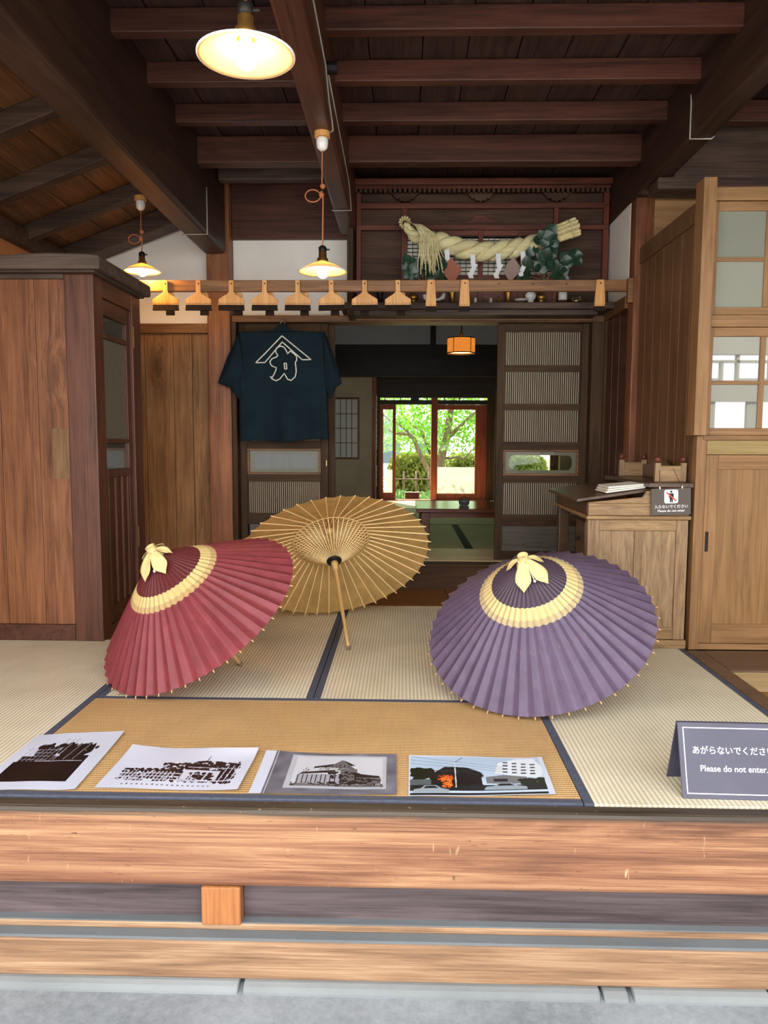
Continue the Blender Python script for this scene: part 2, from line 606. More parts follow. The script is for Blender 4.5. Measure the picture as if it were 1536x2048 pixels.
# tatami mats
def mat(label, x0, x1, y0, y1, rib, key, group='tatami mats in the shop room', z=0.0, bkey='border', bw=.030):
    t = thing('tatami_mat', label, 'mat', ((x0 + x1) / 2, (y0 + y1) / 2, z - .055), group)
    e = .001
    if rib == 'x':
        B(x0 + e, x1 - e, y0 + bw, y1 - bw, z - .055, z).build('rush_surface', M[key], t)
        B(x0 + e, x1 - e, y0 + e, y0 + bw, z - .055, z + .001).build('border', M[bkey], t, bevel=.002)
        B(x0 + e, x1 - e, y1 - bw, y1 - e, z - .055, z + .001).build('border', M[bkey], t, bevel=.002)
    else:
        B(x0 + bw, x1 - bw, y0 + e, y1 - e, z - .055, z).build('rush_surface', M[key], t)
        B(x0 + e, x0 + bw, y0 + e, y1 - e, z - .055, z + .001).build('border', M[bkey], t, bevel=.002)
        B(x1 - bw, x1 - e, y0 + e, y1 - e, z - .055, z + .001).build('border', M[bkey], t, bevel=.002)
    return t

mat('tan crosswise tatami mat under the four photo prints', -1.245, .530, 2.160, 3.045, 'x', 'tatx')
mat('pale tatami mat under the red umbrella', -1.245, -.362, 3.046, 4.82, 'y', 'tat')
mat('pale tatami mat between the yellow and purple umbrellas', -.361, .530, 3.046, 4.82, 'y', 'tat')
mat('pale tatami mat beneath the dark standing sign', .531, 1.430, 2.160, 3.925, 'y', 'tat')
mat('pale tatami mat in front of the tall dark cabinet', -2.13, -1.246, 2.160, 3.925, 'y', 'tat')
B(-3.2, -2.135, 2.16, 3.9, -.055, -.003).build('board', M['floorb'], rear)

# step and threshold up to the back room
step = thing('step', 'dark step board and pale threshold up to the back room', 'step', (0, 5.5, 0), kind='structure')
B(-1.24, 1.41, 5.432, 5.50, -.05, .150).build('riser', M['riser'], step, bevel=.004)
B(-1.24, 1.41, 5.428, 5.56, .151, .172).build('nosing', M['riser'], step, bevel=.004)
for i, (a, b) in enumerate(((5.562, 5.60), (5.606, 5.65), (5.656, 5.70), (5.706, 6.17))):
    B(-1.24, 1.41, a, b, .10, .178).build('threshold_strip', M['pale'], step, bevel=.002)
B(-1.24, 1.41, 5.55, 5.72, .09, .168).build('track_bed', M['floord'], step)

# ceiling of the shop room
ceil = thing('ceiling', 'dark board ceiling of the shop room', 'ceiling', (0, 3, 2.86), kind='structure')
x = -1.32
i = 0
while x < 4.0:
    w = (.225, .25, .21, .24)[i % 4]
    B(x, x + w - .005, 1.0, 5.72, 2.862 + .004 * (i % 2), 2.885).build('ceiling_board', M['ceil'], ceil, bevel=.002)
    x += w
    i += 1
B(-1.35, 4.1, .9, 5.75, 2.90, 2.96).build('upper_floor', M['black'], ceil)

JY = [2.50, 2.95, 3.40, 3.863, 4.33]
NTH = ['fifth', 'fourth', 'third', 'second', 'first']
for k, y in enumerate(JY):
    lab = 'slim reddish brown ceiling joist, %s in front of the deep one' % NTH[k]
    tag(B(-1.262, 1.402, y, y + .062, 2.762, 2.861).build('ceiling_joist', M['joist'], bevel=.005), lab, 'joist', 'ceiling joists', 'structure')
tag(B(-1.262, 1.402, 4.775, 4.875, 2.702, 2.861).build('ceiling_joist', M['joist'], bevel=.008), 'deep reddish ceiling joist just in front of the rope shrine', 'joist', 'ceiling joists', 'structure')
tag(B(-1.24, -.462, 5.24, 5.32, 2.755, 2.861).build('ceiling_joist', M['beamx'], bevel=.012), 'short dark joist above the pendant lamp, by the back wall', 'joist', 'ceiling joists', 'structure')
for k, y in enumerate((3.40, 3.863, 4.33)):
    tag(B(1.512, 4.0, y, y + .065, 2.75, 2.861).build('ceiling_joist', M['joist'], bevel=.005), 'short joist end above the glazed cupboard, %s the grey cross beam' % ('third from', 'second from', 'nearest')[k], 'joist', 'ceiling joists', 'structure')

struct('beam_left', 'massive dark ceiling beam running to the brown post', MB().box(-1.402, -1.248, 1.0, 5.50, 2.338, 2.90), M['beam'], .022, 'beam')
struct('beam_center', 'reddish ceiling beam carrying the middle pendant lamp', MB().box(-.452, -.338, 1.0, 5.56, 2.478, 2.861), M['beamred'], .016, 'beam')
struct('beam_right', 'dark ceiling beam above the right-hand wall', MB().box(1.400, 1.510, 1.0, 5.72, 2.532, 2.90), M['beam'], .014, 'beam')
struct('beam_cross', 'grey weathered cross beam above the cupboard', MB().prism([(1.42, 2.462), (4.0, 2.462), (4.0, 2.8605), (1.512, 2.8605), (1.512, 2.5305), (1.42, 2.5305)], 4.52, 4.70, 'y'), M['beamx'], .012, 'beam')
struct('beam_front', 'dark header beam over the street opening', MB().box(-3.2, 4.1, .84, .98, 2.60, 2.96), M['beamx'], .012, 'beam')

# lean-to roof on the left: slopes down to the left wall
def roofz(x): return 2.724 + .37 * (x + 1.40)
lean = thing('roof_leanto', 'sloping board roof between the left beam and left wall', 'roof', (-1.9, 3.5, 2.5), kind='structure')
x = -2.50
i = 0
while x < -1.30:
    w = (.20, .235, .215)[i % 3]
    x1 = min(x + w, -1.28)
    a, b = roofz(x), roofz(x1 - .006)
    MB().hexa([(x, 1, a), (x1 - .006, 1, b), (x1 - .006, 5.72, b), (x, 5.72, a), (x, 1, a + .018), (x1 - .006, 1, b + .018), (x1 - .006, 5.72, b + .018), (x, 5.72, a + .018)]).build('roof_board', M['roofboard'], lean, bevel=.002)
    x += w
    i += 1
MB().hexa([(-2.7, .9, roofz(-2.7) + .03), (-1.26, .9, roofz(-1.26) + .03), (-1.26, 5.75, roofz(-1.26) + .03), (-2.7, 5.75, roofz(-2.7) + .03), (-2.7, .9, 3.0), (-1.26, .9, 3.0), (-1.26, 5.75, 3.0), (-2.7, 5.75, 3.0)]).build('roof_cover', M['black'], lean)
for y in (1.25, 1.85, 2.45, 3.05, 3.65, 4.25, 4.85):
    m = MB()
    m.prism([(-2.50, roofz(-2.50) - .002), (-1.403, roofz(-1.403) - .002), (-1.403, roofz(-1.403) - .10), (-2.50, roofz(-2.50) - .10)], y, y + .075, 'y')
    m.build('rafter', M['rafter'], lean, bevel=.006)
MB().prism([(-2.50, roofz(-2.50) - .002), (-1.403, roofz(-1.403) - .002), (-1.403, roofz(-1.403) - .13), (-2.50, roofz(-2.50) - .13)], 5.40, 5.58, 'y').build('rafter', M['beamx'], lean, bevel=.006)
struct('trim_2', 'timber wall plate carrying the sloping roof', MB().box(-2.46, -2.33, 1.0, 5.6, 2.235, 2.335), M['rafter'], .008, 'wall plate')
struct('wall_left', 'tan plaster wall behind the tall cabinet', B(-2.52, -2.40, 1.0, 5.75, -.56, 2.36), M['tanw'], cat='wall')

# back wall, left bay: planks, header and plaster
wl = thing('wall_back', 'brown plank wall with white plaster above', 'wall', (-1.9, 5.62, 0), kind='structure')
MB().prism([(-2.5, 1.875), (-1.392, 1.875), (-1.392, 2.72), (-1.405, 2.71), (-2.5, 2.305)], 5.62, 5.74, 'y').build('plaster_panel', M['white'], wl)
for a, b in ((-2.5, -2.09), (-2.087, -1.88), (-1.877, -1.672), (-1.669, -1.535), (-1.532, -1.392)):
    B(a, b, 5.612 + .004 * random.random(), 5.66, 0, 1.806).build('plank', M['plank'], wl, bevel=.003)
B(-2.5, -1.392, 5.575, 5.68, 1.807, 1.874).build('header_rail', M['lintel'], wl, bevel=.004)
B(-1.225, -.372, 5.62, 5.74, 1.925, 2.462).build('plaster_panel', M['white'], wl)
B(-1.225, -.372, 5.585, 5.74, 2.463, 2.90).build('upper_board', M['joist'], wl, bevel=.004)
B(-.371, 1.42, 5.68, 5.74, 1.925, 2.90).build('upper_backing', M['black'], wl)
struct('post_left', 'round-edged brown timber post beside the indigo jacket', MB().box(-1.392, -1.227, 5.502, 5.668, -.05, 2.86), M['post'], .012, 'post')
struct('lintel', 'long brown lintel over the sliding slat doors', MB().box(-1.226, 1.41, 5.53, 5.70, 1.878, 1.924), M['lintel'], .004, 'lintel')
B(-.34, 1.31, 5.50, 5.53, 1.885, 1.915).build('lintel_moulding', M['bar'], bpy.data.objects['lintel'], bevel=.003)
struct('door_jamb', 'dark jamb between the slat door and the right-hand wall', MB().box(1.318, 1.408, 5.52, 5.69, .179, 1.877), M['dark'], .005, 'jamb')
struct('door_jamb', 'dark jamb between the brown post and the jacket door', MB().box(-1.226, -1.192, 5.52, 5.69, .179, 1.877), M['dark'], .004, 'jamb')

# right-hand wall (runs in depth) with post, boarded dado and plaster
wr = thing('wall_right', 'side wall with dark boards below white plaster', 'wall', (1.45, 5.2, 0), kind='structure')
B(1.412, 1.52, 5.01, 5.72, 1.965, 2.53).build('plaster_panel', M['white'], wr)
B(1.395, 1.53, 5.01, 5.525, 1.885, 1.964).build('rail', M['lintel'], wr, bevel=.004)
for a, b in ((5.01, 5.19), (5.193, 5.36), (5.363, 5.525)):
    B(1.418, 1.45, a, b, 0, 1.884).build('board', wood('dado_wood', (58, 30, 20), (92, 50, 34), 'z', .25, .5) if a < 5.02 else bpy.data.materials['dado_wood'], wr, bevel=.003)
B(1.40, 1.46, 5.50, 5.528, 0, 1.884).build('stile', M['dark'], wr)
struct('post_right', 'worn timber post at the end of the brush rail', MB().box(1.412, 1.535, 4.885, 5.005, -.05, 2.531), wood('worn_post', (84, 44, 28), (150, 98, 66), 'z', .5, .3, blotch=.45), .008, 'post')
struct('wall_far_right', 'orange board wall behind the cupboard top', B(1.477, 4.0, 4.74, 4.80, -.05, 2.53), M['ochrex'], cat='wall')
struct('wall_street', 'plain side wall out towards the street', B(4.0, 4.1, .9, 5.0, -.56, 2.95), M['tanw'], cat='wall')

# ------------------------------------------------------------------ back room
FZ = .178
br = thing('wall_far', 'straw plaster wall at the far end of the back room', 'wall', (-.9, 9.95, FZ), kind='structure')
B(-2.2, -.40, 9.90, 10.0, FZ, 1.842).build('straw_panel', M['straww'], br)
B(-2.2, 2.4, 9.88, 10.02, 2.25, 2.60).build('plaster_panel', M['offw'], br)
B(-2.2, 2.4, 9.86, 10.03, 1.862, 2.248).build('lintel_beam', M['black'], br, bevel=.006)
B(-2.2, 2.4, 9.84, 9.859, 1.843, 1.862).build('picture_rail', M['beamx'], br)
B(-.398, -.352, 9.87, 10.02, FZ, 1.842).build('wall_post', M['garden_red'], br, bevel=.004)
B(1.20, 1.30, 9.87, 10.02, FZ, 1.842).build('wall_post', M['dark'], br, bevel=.004)
B(2.0, 2.4, 9.90, 10.0, FZ, 1.842).build('straw_panel', M['straww'], br)
B(.33, .40, 9.85, 9.879, 2.25, 2.60).build('wall_post', M['black'], br)
wn = thing('window_1', 'small lattice paper window in the straw plaster wall', 'window', (-.76, 9.89, .8), kind='structure')
B(-.975, -.565, 9.885, 9.9, .80, .826).build('window_frame', M['lintel'], wn)
B(-.975, -.565, 9.885, 9.9, 1.563, 1.589).build('window_frame', M['lintel'], wn)
B(-.589, -.565, 9.885, 9.9, .826, 1.563).build('window_frame', M['lintel'], wn)
B(-.975, -.951, 9.885, 9.9, .826, 1.563).build('window_frame', M['lintel'], wn)
B(-.951, -.589, 9.896, 9.9, .826, 1.563).build('paper_pane', M['paper'], wn)
for k in range(1, 5):
    xx = -.951 + .362 * k / 5
    B(xx - .004, xx + .004, 9.888, 9.896, .826, 1.563).build('muntin', M['dark'], wn)
for k in range(1, 4):
    zz = .826 + .737 * k / 4
    B(-.951, -.589, 9.889, 9.8955, zz - .004, zz + .004).build('muntin', M['dark'], wn)
struct('ceiling_back', 'dark ceiling of the back room', B(-2.3, 2.5, 5.74, 11.4, 2.60, 2.66), M['black'], cat='ceiling')
struct('wall_back_left', 'grey plaster side wall of the back room, window side', B(-2.3, -2.2, 5.74, 11.3, -.1, 2.66), M['offw'], cat='wall')
struct('wall_back_right', 'grey plaster side wall of the back room, door side', B(2.4, 2.5, 5.74, 11.3, -.1, 2.66), M['offw'], cat='wall')
struct('wall_bay_right', 'plaster wall behind the desk bay', B(1.412, 2.5, 5.74, 5.84, -.1, 2.90), M['offw'], cat='wall')
struct('wall_bay_left', 'plaster wall behind the plank bay', B(-2.52, -1.25, 5.76, 5.86, -.1, 2.90), M['offw'], cat='wall')
struct('floor_back', 'timber subfloor of the back room', B(-2.2, 2.4, 6.17, 11.35, -.1, FZ - .056), M['floord'], cat='floor')
G2 = 'tatami mats in the back room'
mat('greenish back-room mat beside the low table leg', -.35, .535, 6.175, 7.95, 'y', 'tatg', G2, FZ, 'borderg', .034)
mat('greenish back-room mat under the low table', .536, 1.42, 6.175, 7.95, 'y', 'tatg', G2, FZ, 'borderg', .034)
mat('greenish back-room mat hidden behind the yellow umbrella', -1.24, -.351, 6.175, 7.95, 'y', 'tatg', G2, FZ, 'borderg', .034)
mat('greenish mat crossing the back room beyond the low table', -1.24, 1.42, 7.951, 9.85, 'x', 'tatg', G2, FZ, 'borderg', .034)
eg = thing('floor_engawa', 'pale boards of the garden corridor', 'floor', (0, 10.6, FZ), kind='structure')
for i in range(6):
    B(-2.2, 2.4, 9.86 + i * .225, 9.86 + i * .225 + .222, FZ - .055, FZ - .004).build('board', M['pale'], eg, bevel=.002)

# street-side wall with a window behind the viewer: it is what the cupboard glass mirrors
wf = thing('wall_front', 'grey street-front wall with a lattice window', 'wall', (3.9, -1.2, -.5), kind='structure')
GW = plaster('grey_front', (128, 126, 118))
B(2.75, 6.0, -1.3, -1.2, -.55, 1.16).build('wall_panel', GW, wf)
B(2.75, 6.0, -1.3, -1.2, 2.03, 4.2).build('wall_panel', GW, wf)
B(2.75, 6.0, -1.3, -1.2, 1.50, 1.70).build('wall_panel', GW, wf)
B(2.75, 3.02, -1.3, -1.2, 1.16, 2.03).build('wall_panel', GW, wf)
for xx, z0, z1 in ((3.42, 1.16, 1.50), (3.92, 1.16, 1.50), (4.5, 1.16, 1.5), (5.2, 1.16, 1.5), (3.36, 1.70, 2.03), (3.60, 1.70, 1.95), (3.78, 1.70, 2.03), (4.15, 1.70, 2.03), (4.5, 1.7, 1.95), (4.9, 1.7, 2.03)):
    B(xx, xx + (.14 if z0 < 1.2 else .035), -1.28, -1.22, z0, z1).build('lattice_bar', GW, wf)
B(3.02, 6.0, -1.28, -1.22, 1.94, 1.97).build('lattice_bar', GW, wf)
B(3.02, 3.60, -1.28, -1.22, 1.745, 1.765).build('lattice_bar', GW, wf)
B(3.82, 4.5, -1.28, -1.22, 1.745, 1.765).build('lattice_bar', GW, wf)


# ================================================================== sliding slat doors
M['slatback'] = plain('slat_backing', (232, 220, 190), .8, .2)
M['kickpanel'] = wood('kick_panel', (66, 60, 54), (112, 104, 94), 'x', .5, .3, grain=.6, knots=.5)
M['framed'] = glass('frosted_mirror_glass', (164, 162, 138), .92, .0)
M['clearmirror'] = glass('clear_glass', (232, 236, 230), .0, .01)


def slat_door(label, x0, x1, y, struct_name):
    d = thing(struct_name, label, 'door', ((x0 + x1) / 2, y, .179), kind='structure')
    y0, y1 = y, y + .032
    sw = .052
    B(x0, x0 + sw, y0, y1, .180, 1.876).build('stile', M['dark'], d, bevel=.003)
    B(x1 - sw, x1, y0, y1, .180, 1.876).build('stile', M['dark'], d, bevel=.003)
    a, b = x0 + sw, x1 - sw
    for z0, z1 in ((1.820, 1.876), (1.540, 1.586), (1.268, 1.312), (.985, 1.040), (.745, .795), (.430, .512), (.180, .245)):
        B(a, b, y0 + .002, y1 - .002, z0, z1).build('rail', M['darkx'], d, bevel=.002)
    me = None
    n = 36
    for z0, z1 in ((1.586, 1.820), (1.312, 1.540), (1.040, 1.268), (.512, .745)):
        B(a, b, y1 - .010, y1 - .004, z0, z1).build('backing', M['slatback'], d)
        p = (b - a) / n
        first = None
        for k in range(n):
            xx = a + p * (k + .5)
            if first is None:
                first = MB().box(-p * .26, p * .26, -.004, .004, 0, z1 - z0).build('slat', M['dark'], d, local=True)
                first.location = (xx - d['_o'][0], y0 + .010 - d['_o'][1], z0 - d['_o'][2])
            else:
                c = copy_obj(first, d)
                c.location = (xx - d['_o'][0], y0 + .010 - d['_o'][1], z0 - d['_o'][2])
    # glazed band: frosted field with a clear notched window, framed by a moulding
    for z0, z1, p, q in ((.795, .812, a, b), (.968, .985, a, b), (.812, .968, a, a + .017), (.812, .968, b - .017, b)):
        B(p, q, y0 - .004, y0 + .014, z0, z1).build('moulding', M['lintel'], d, bevel=.003)
    c, e = a + .045, b - .045
    hole = [(c, .868), (c + .012, .855), (c + .012, .846), (c + .03, .836), (e - .03, .836), (e - .012, .846), (e, .868), (e, .912), (e - .012, .934), (e - .03, .944), (c + .03, .944), (c + .012, .934), (c + .012, .924), (c, .912)]
    MB().prism(hole, y0 + .013, y0 + .015, 'y').build('clear_pane', M['clearmirror'], d)
    L_, R_ = a + .017, b - .017
    outer = [(L_, .86), (L_, .85), (L_, .83), (L_ + .03, .812), (R_ - .03, .812), (R_, .812), (R_, .868), (R_, .912), (R_, .968), (R_ - .03, .968), (L_ + .03, .968), (L_, .968), (L_, .95), (L_, .912)]
    outer[2] = (L_, .812)
    m = MB()
    nn = len(hole)
    for yy_ in (y0 + .012, y0 + .016):
        s_ = len(m.v)
        m.v += [(p[0], yy_, p[1]) for p in hole] + [(p[0], yy_, p[1]) for p in outer]
        for i_ in range(nn):
            j_ = (i_ + 1) % nn
            m.f.append((s_ + i_, s_ + j_, s_ + nn + j_, s_ + nn + i_))
    m.open = True
    m.build('frosted_pane', M['framed'], d)
    B(a + .01, b - .01, y0 + .010, y0 + .02, .245, .430).build('kick_panel', M['kickpanel'], d)
    return d


dl = slat_door('dark slatted sliding door behind the indigo jacket', -1.190, -.548, 5.60, 'door_1')
dr = slat_door('dark slatted sliding door beside the desk', .668, 1.316, 5.60, 'door_2')
B(-.562, -.556, 5.593, 5.599, .86, .90).build('finger_pull', M['brass'], dl)
B(.676, .690, 5.594, 5.599, .66, .73).build('finger_pull', M['iron'], dr)
# a second pair slid back behind the first, only its edge shows
e2 = thing('door_3', 'edge of the dark inner door slid back behind the jacket', 'door', (-.8, 5.66, .18), kind='structure')
B(-1.15, -.50, 5.645, 5.675, .18, 1.876).build('leaf', M['dark'], e2, bevel=.003)

# ================================================================== household shrine (upper wall)
sh = thing('shrine_cabinet', 'dark carved shrine cabinet built high in the back wall', 'shrine', (.55, 5.5, 1.97))
Y0 = 5.47
B(-.345, 1.400, 5.56, 5.675, 1.975, 2.80).build('back_board', M['shpanel'], sh)
B(-.36, 1.40, 5.40, 5.67, 2.775, 2.815).build('cornice', M['redwood'], sh, bevel=.004)
B(-.34, 1.395, 5.44, 5.67, 2.758, 2.775).build('cornice_step', M['redwood'], sh)
k = 0
den = None
while True:
    xx = -.335 + k * .0335
    if xx > 1.385: break
    if den is None:
        den = MB().box(-.009, .009, 0, .035, 0, .026).build('dentil', M['shpanel'], sh, local=True)
    else:
        den = copy_obj(den, sh)
    den.location = (xx - .55, 5.432 - 5.5, 2.731 - 1.97)
    k += 1
for z0, z1 in ((2.634, 2.668), (2.490, 2.524)):
    B(-.335, 1.39, Y0 - .012, 5.565, z0, z1).build('rail', M['redwood'], sh, bevel=.003)
B(-.30, 1.36, Y0 + .045, 5.56, 2.668, 2.745).build('frieze_board', M['shpanel'], sh)
for a, b in ((-.335, -.302), (1.358, 1.395)):
    B(a, b, Y0 - .01, 5.565, 1.975, 2.745).build('post', M['redwoodz'], sh, bevel=.003)
for a, b, z0, z1 in ((-.023, .017, 1.975, 2.634), (1.022, 1.052, 1.975, 2.634), (.244, .262, 1.975, 2.490), (.508, .540, 1.975, 2.490), (.780, .798, 1.975, 2.490)):
    B(a, b, Y0 - .004, 5.562, z0, z1).build('post', M['redwoodz'], sh, bevel=.002)
for a, b in ((-.302, -.023), (.017, 1.022), (1.052, 1.358)):
    B(a, b, Y0 + .03, 5.56, 2.524, 2.634).build('upper_panel', M['shpanel'], sh)
for a, b in ((-.302, -.023), (1.052, 1.358)):
    B(a, b, Y0 + .03, 5.56, 1.975, 2.490).build('side_panel', M['shpanel'], sh)
for a, b in ((.017, .244), (.262, .508), (.540, .780), (.798, 1.022)):
    B(a, b, Y0 + .03, Y0 + .034, 2.19, 2.44).build('lattice_paper', M['paper'], sh)
    B(a, b, Y0 + .01, 5.55, 2.455, 2.490).build('lattice_rail', M['redwood'], sh)
    B(a, b, Y0 + .01, 5.55, 1.975, 2.19).build('lattice_base', M['redwood'], sh)
    m = MB()
    nz = 10
    for q in range(nz + 1):
        z = 2.19 + .26 * q / nz
        m.box(a, b, Y0 + .015, Y0 + .021, z - .0025, z + .0025)
    for q in range(1, 6):
        xx = a + (b - a) * q / 6
        m.box(xx - .002, xx + .002, Y0 + .022, Y0 + .027, 2.19, 2.45)
    tag(m.build('lattice', M['black'], sh), kind='stuff')
# carved brackets in the frieze and the cloud carving below
for xx in (-.0, .52, 1.04):
    m = MB()
    m.prism([(xx - .10, 2.742), (xx + .10, 2.742), (xx + .075, 2.722), (xx + .06, 2.698), (xx + .045, 2.704), (xx + .03, 2.684), (xx + .012, 2.690), (xx, 2.672), (xx - .014, 2.690), (xx - .03, 2.684), (xx - .045, 2.704), (xx - .06, 2.698), (xx - .078, 2.722)], Y0 + .0, Y0 + .044, 'y')
    m.build('carved_bracket', M['shpanel'], sh, bevel=.004)
m = MB()
m.prism([(.40, 2.545), (.43, 2.566), (.455, 2.562), (.47, 2.590), (.52, 2.600), (.56, 2.590), (.585, 2.572), (.62, 2.566), (.64, 2.545)], Y0 + .018, Y0 + .03, 'y')
m.build('cloud_carving', M['redwood'], sh, bevel=.004)

shelf = thing('shrine_shelf', 'long brown shelf under the shrine cabinet', 'shelf', (.5, 5.35, 1.93))
B(-.43, 1.405, 5.265, 5.56, 1.928, 1.969).build('shelf_board', M['beamx'], shelf, bevel=.004)
B(-.385, -.345, 5.27, 5.53, 1.885, 2.458).build('shelf_bracket', M['dark'], shelf, bevel=.004)
B(-.345, 1.30, 5.32, 5.52, 1.925 - .03, 1.9275).build('shelf_batten', M['beamx'], shelf)

# offerings on the shelf
SZ = 1.970
G_OFF = 'offerings on the shrine shelf'


def turned(name, label, cat, x, y, prof, mat, parts=()):
    t = thing(name, label, cat, (x, y, SZ), G_OFF)
    MB().lathe(prof, 20, (x, y, SZ)).build(parts[0] if parts else 'vase_body', mat, t, smooth=True)
    return t


VASE = [(.030, 0), (.034, .006), (.030, .014), (.018, .026), (.030, .042), (.037, .055), (.032, .070), (.018, .085), (.020, .11), (.036, .135)]
TALL = [(.030, 0), (.026, .010), (.018, .030), (.017, .060), (.026, .10), (.034, .15)]
turned('vase', 'dark bronze vase on the shrine shelf nearest the shelf bracket', 'vase', -.168, 5.42, TALL, M['iron'])
turned('vase', 'round-bellied bronze vase beside the leafy spray, nearest the white paper curl', 'vase', .061, 5.42, VASE, M['brass'])
turned('vase', 'slender brass vase between the two neighbouring narrow brushes', 'vase', .329, 5.42, TALL, M['brass'])
turned('vase', 'slender brass vase beside the white dish on its stand', 'vase', .712, 5.42, TALL, M['brass'])
turned('vase', 'round-bellied brass vase beside the white ceramic jug', 'vase', .938, 5.42, VASE, M['brass'])
d = thing('stacked_dish', 'small white dish on a brown wooden stand', 'dish', (.795, 5.38, SZ), G_OFF)
MB().lathe([(.030, 0), (.034, .004), (.022, .018), (.024, .024)], 20, (.795, 5.38, SZ)).build('stand', M['lintel'], d, smooth=True)
MB().lathe([(.024, .0245), (.044, .030), (.048, .036), (.040, .035)], 20, (.795, 5.38, SZ)).build('dish', M['ceramic'], d, smooth=True)
j = thing('ceramic_jug', 'white ceramic sake jug on the shrine shelf', 'jug', (.862, 5.40, SZ), G_OFF)
MB().lathe([(.024, 0), (.022, .008), (.020, .030), (.034, .050), (.038, .066), (.030, .082), (.012, .092), (.012, .10)], 20, (.862, 5.40, SZ)).build('jug_body', M['ceramic'], j, smooth=True)
c = thing('water_cup', 'white cup on a red-brown stand near the brass bowl', 'cup', (1.081, 5.40, SZ), G_OFF)
MB().lathe([(.016, 0), (.012, .012), (.028, .028), (.030, .032)], 20, (1.081, 5.40, SZ)).build('stand', M['redwood'], c, smooth=True)
MB().lathe([(.026, .0325), (.030, .036), (.031, .085), (.028, .085), (.027, .040)], 20, (1.081, 5.40, SZ)).build('cup', M['ceramic'], c, smooth=True)
bw = thing('bell_bowl', 'round dull brass bowl at the end of the shrine shelf', 'bowl', (1.175, 5.40, SZ), G_OFF)
MB().lathe([(.020, 0), (.034, .008), (.042, .024), (.040, .040), (.034, .048), (.038, .056), (.034, .056)], 24, (1.175, 5.40, SZ)).build('bowl_body', plain('old_brass', (150, 140, 110), .25, .5, .9), bw, smooth=True)
for x, lab in ((.484, 'tiny pale figurine nearest the second narrow brush'), (.588, 'tiny pale figurine beside the folded paper'), ):
    f = thing('figurine', lab, 'figurine', (x, 5.36, SZ), G_OFF)
    MB().lathe([(.012, 0), (.013, .014), (.008, .026), (.010, .034), (.006, .044), (.001, .046)], 12, (x, 5.36, SZ)).build('figure_body', M['print'], f, smooth=True)
f = thing('figurine', 'tiny brass gourd figurine in front of the folded paper', 'figurine', (.637, 5.34, SZ), G_OFF)
MB().lathe([(.016, 0), (.017, .008), (.008, .018), (.013, .028), (.006, .040), (.008, .048), (.001, .052)], 12, (.637, 5.34, SZ)).build('figure_body', M['brass'], f, smooth=True)
w = thing('paper_curl', 'curled white offering dish behind the first narrow brush', 'dish', (.20, 5.38, SZ), G_OFF)
m = MB()
m.tube([(.135, 5.38, SZ + .070), (.14, 5.38, SZ + .048), (.165, 5.38, SZ + .036), (.20, 5.38, SZ + .033), (.235, 5.38, SZ + .036), (.262, 5.38, SZ + .05), (.272, 5.38, SZ + .078)], [.012, .014, .012, .010, .010, .016, .010], 10)
m.build('dish', M['ceramic'], w, smooth=True)
B(.15, .25, 5.36, 5.40, SZ, SZ + .024).build('stand', M['dark'], w)

# ================================================================== straw rope over the shrine
rp = thing('sacred_rope', 'thick twisted straw rope hung across the shrine', 'rope', (.5, 5.33, 2.3))
PATH = [(.004, 2.494), (.05, 2.429), (.13, 2.391), (.222, 2.378), (.328, 2.346), (.459, 2.320), (.591, 2.313), (.722, 2.332), (.826, 2.352), (.93, 2.395)]


def smooth_path(pts, n):
    out = []
    m = len(pts)
    for i in range(n + 1):
        t = i / n * (m - 1)
        k = min(int(t), m - 2)
        u = t - k
        p0, p1, p2, p3 = (np.array(pts[max(0, min(m - 1, k + d))], float) for d in (-1, 0, 1, 2))
        out.append(.5 * ((2 * p1) + (-p0 + p2) * u + (2 * p0 - 5 * p1 + 4 * p2 - p3) * u * u + (-p0 + 3 * p1 - 3 * p2 + p3) * u ** 3))
    return out


sp = smooth_path(PATH, 150)
for st in range(3):
    pts, rad = [], []
    for i, p in enumerate(sp):
        t = i / 150
        R = .022 + .042 * min(1, t * 3.2) - .012 * max(0, (t - .75) * 4)
        ph = 2 * PI * st / 3 + t * 2 * PI * 3.6
        i2 = min(i + 1, 150)
        dx, dz = sp[i2][0] - sp[max(i - 1, 0)][0], sp[i2][1] - sp[max(i - 1, 0)][1]
        ln = math.hypot(dx, dz)
        nx, nz = -dz / ln, dx / ln
        o = .52 * R
        pts.append((p[0] + nx * o * math.cos(ph), 5.33 + o * math.sin(ph), p[1] + nz * o * math.cos(ph)))
        rad.append(.56 * R)
    MB().tube(pts, rad, 12).build('strand', M['straw'], rp, smooth=True)
# trimmed straw end
m = MB()
A, E = Vector((.90, 5.33, 2.385)), Vector((1.155, 5.33, 2.475))
ax = (E - A).normalized()
s1 = ax.orthogonal().normalized()
s2 = ax.cross(s1)
for i in range(46):
    r = .050 * math.sqrt(random.random())
    w = random.random() * 2 * PI
    of = s1 * r * math.cos(w) + s2 * r * math.sin(w)
    m.tube([A + of * .75, A + (E - A) * .5 + of, E + of * 1.12 + ax * random.uniform(-.006, .006)], .0095, 6)
tag(m.build('straw_end', plain('cut_straw', (236, 220, 168), .8, .15, var=.15, scale=40), rp), kind='stuff')
for q in (.42, .80):
    cc = A + (E - A) * q
    MB().tube([cc + (s1 * math.cos(2 * PI * k / 20) + s2 * math.sin(2 * PI * k / 20)) * .060 for k in range(20)], .0045, 6, closed=True).build('straw_tie', M['straw'], rp, smooth=True)
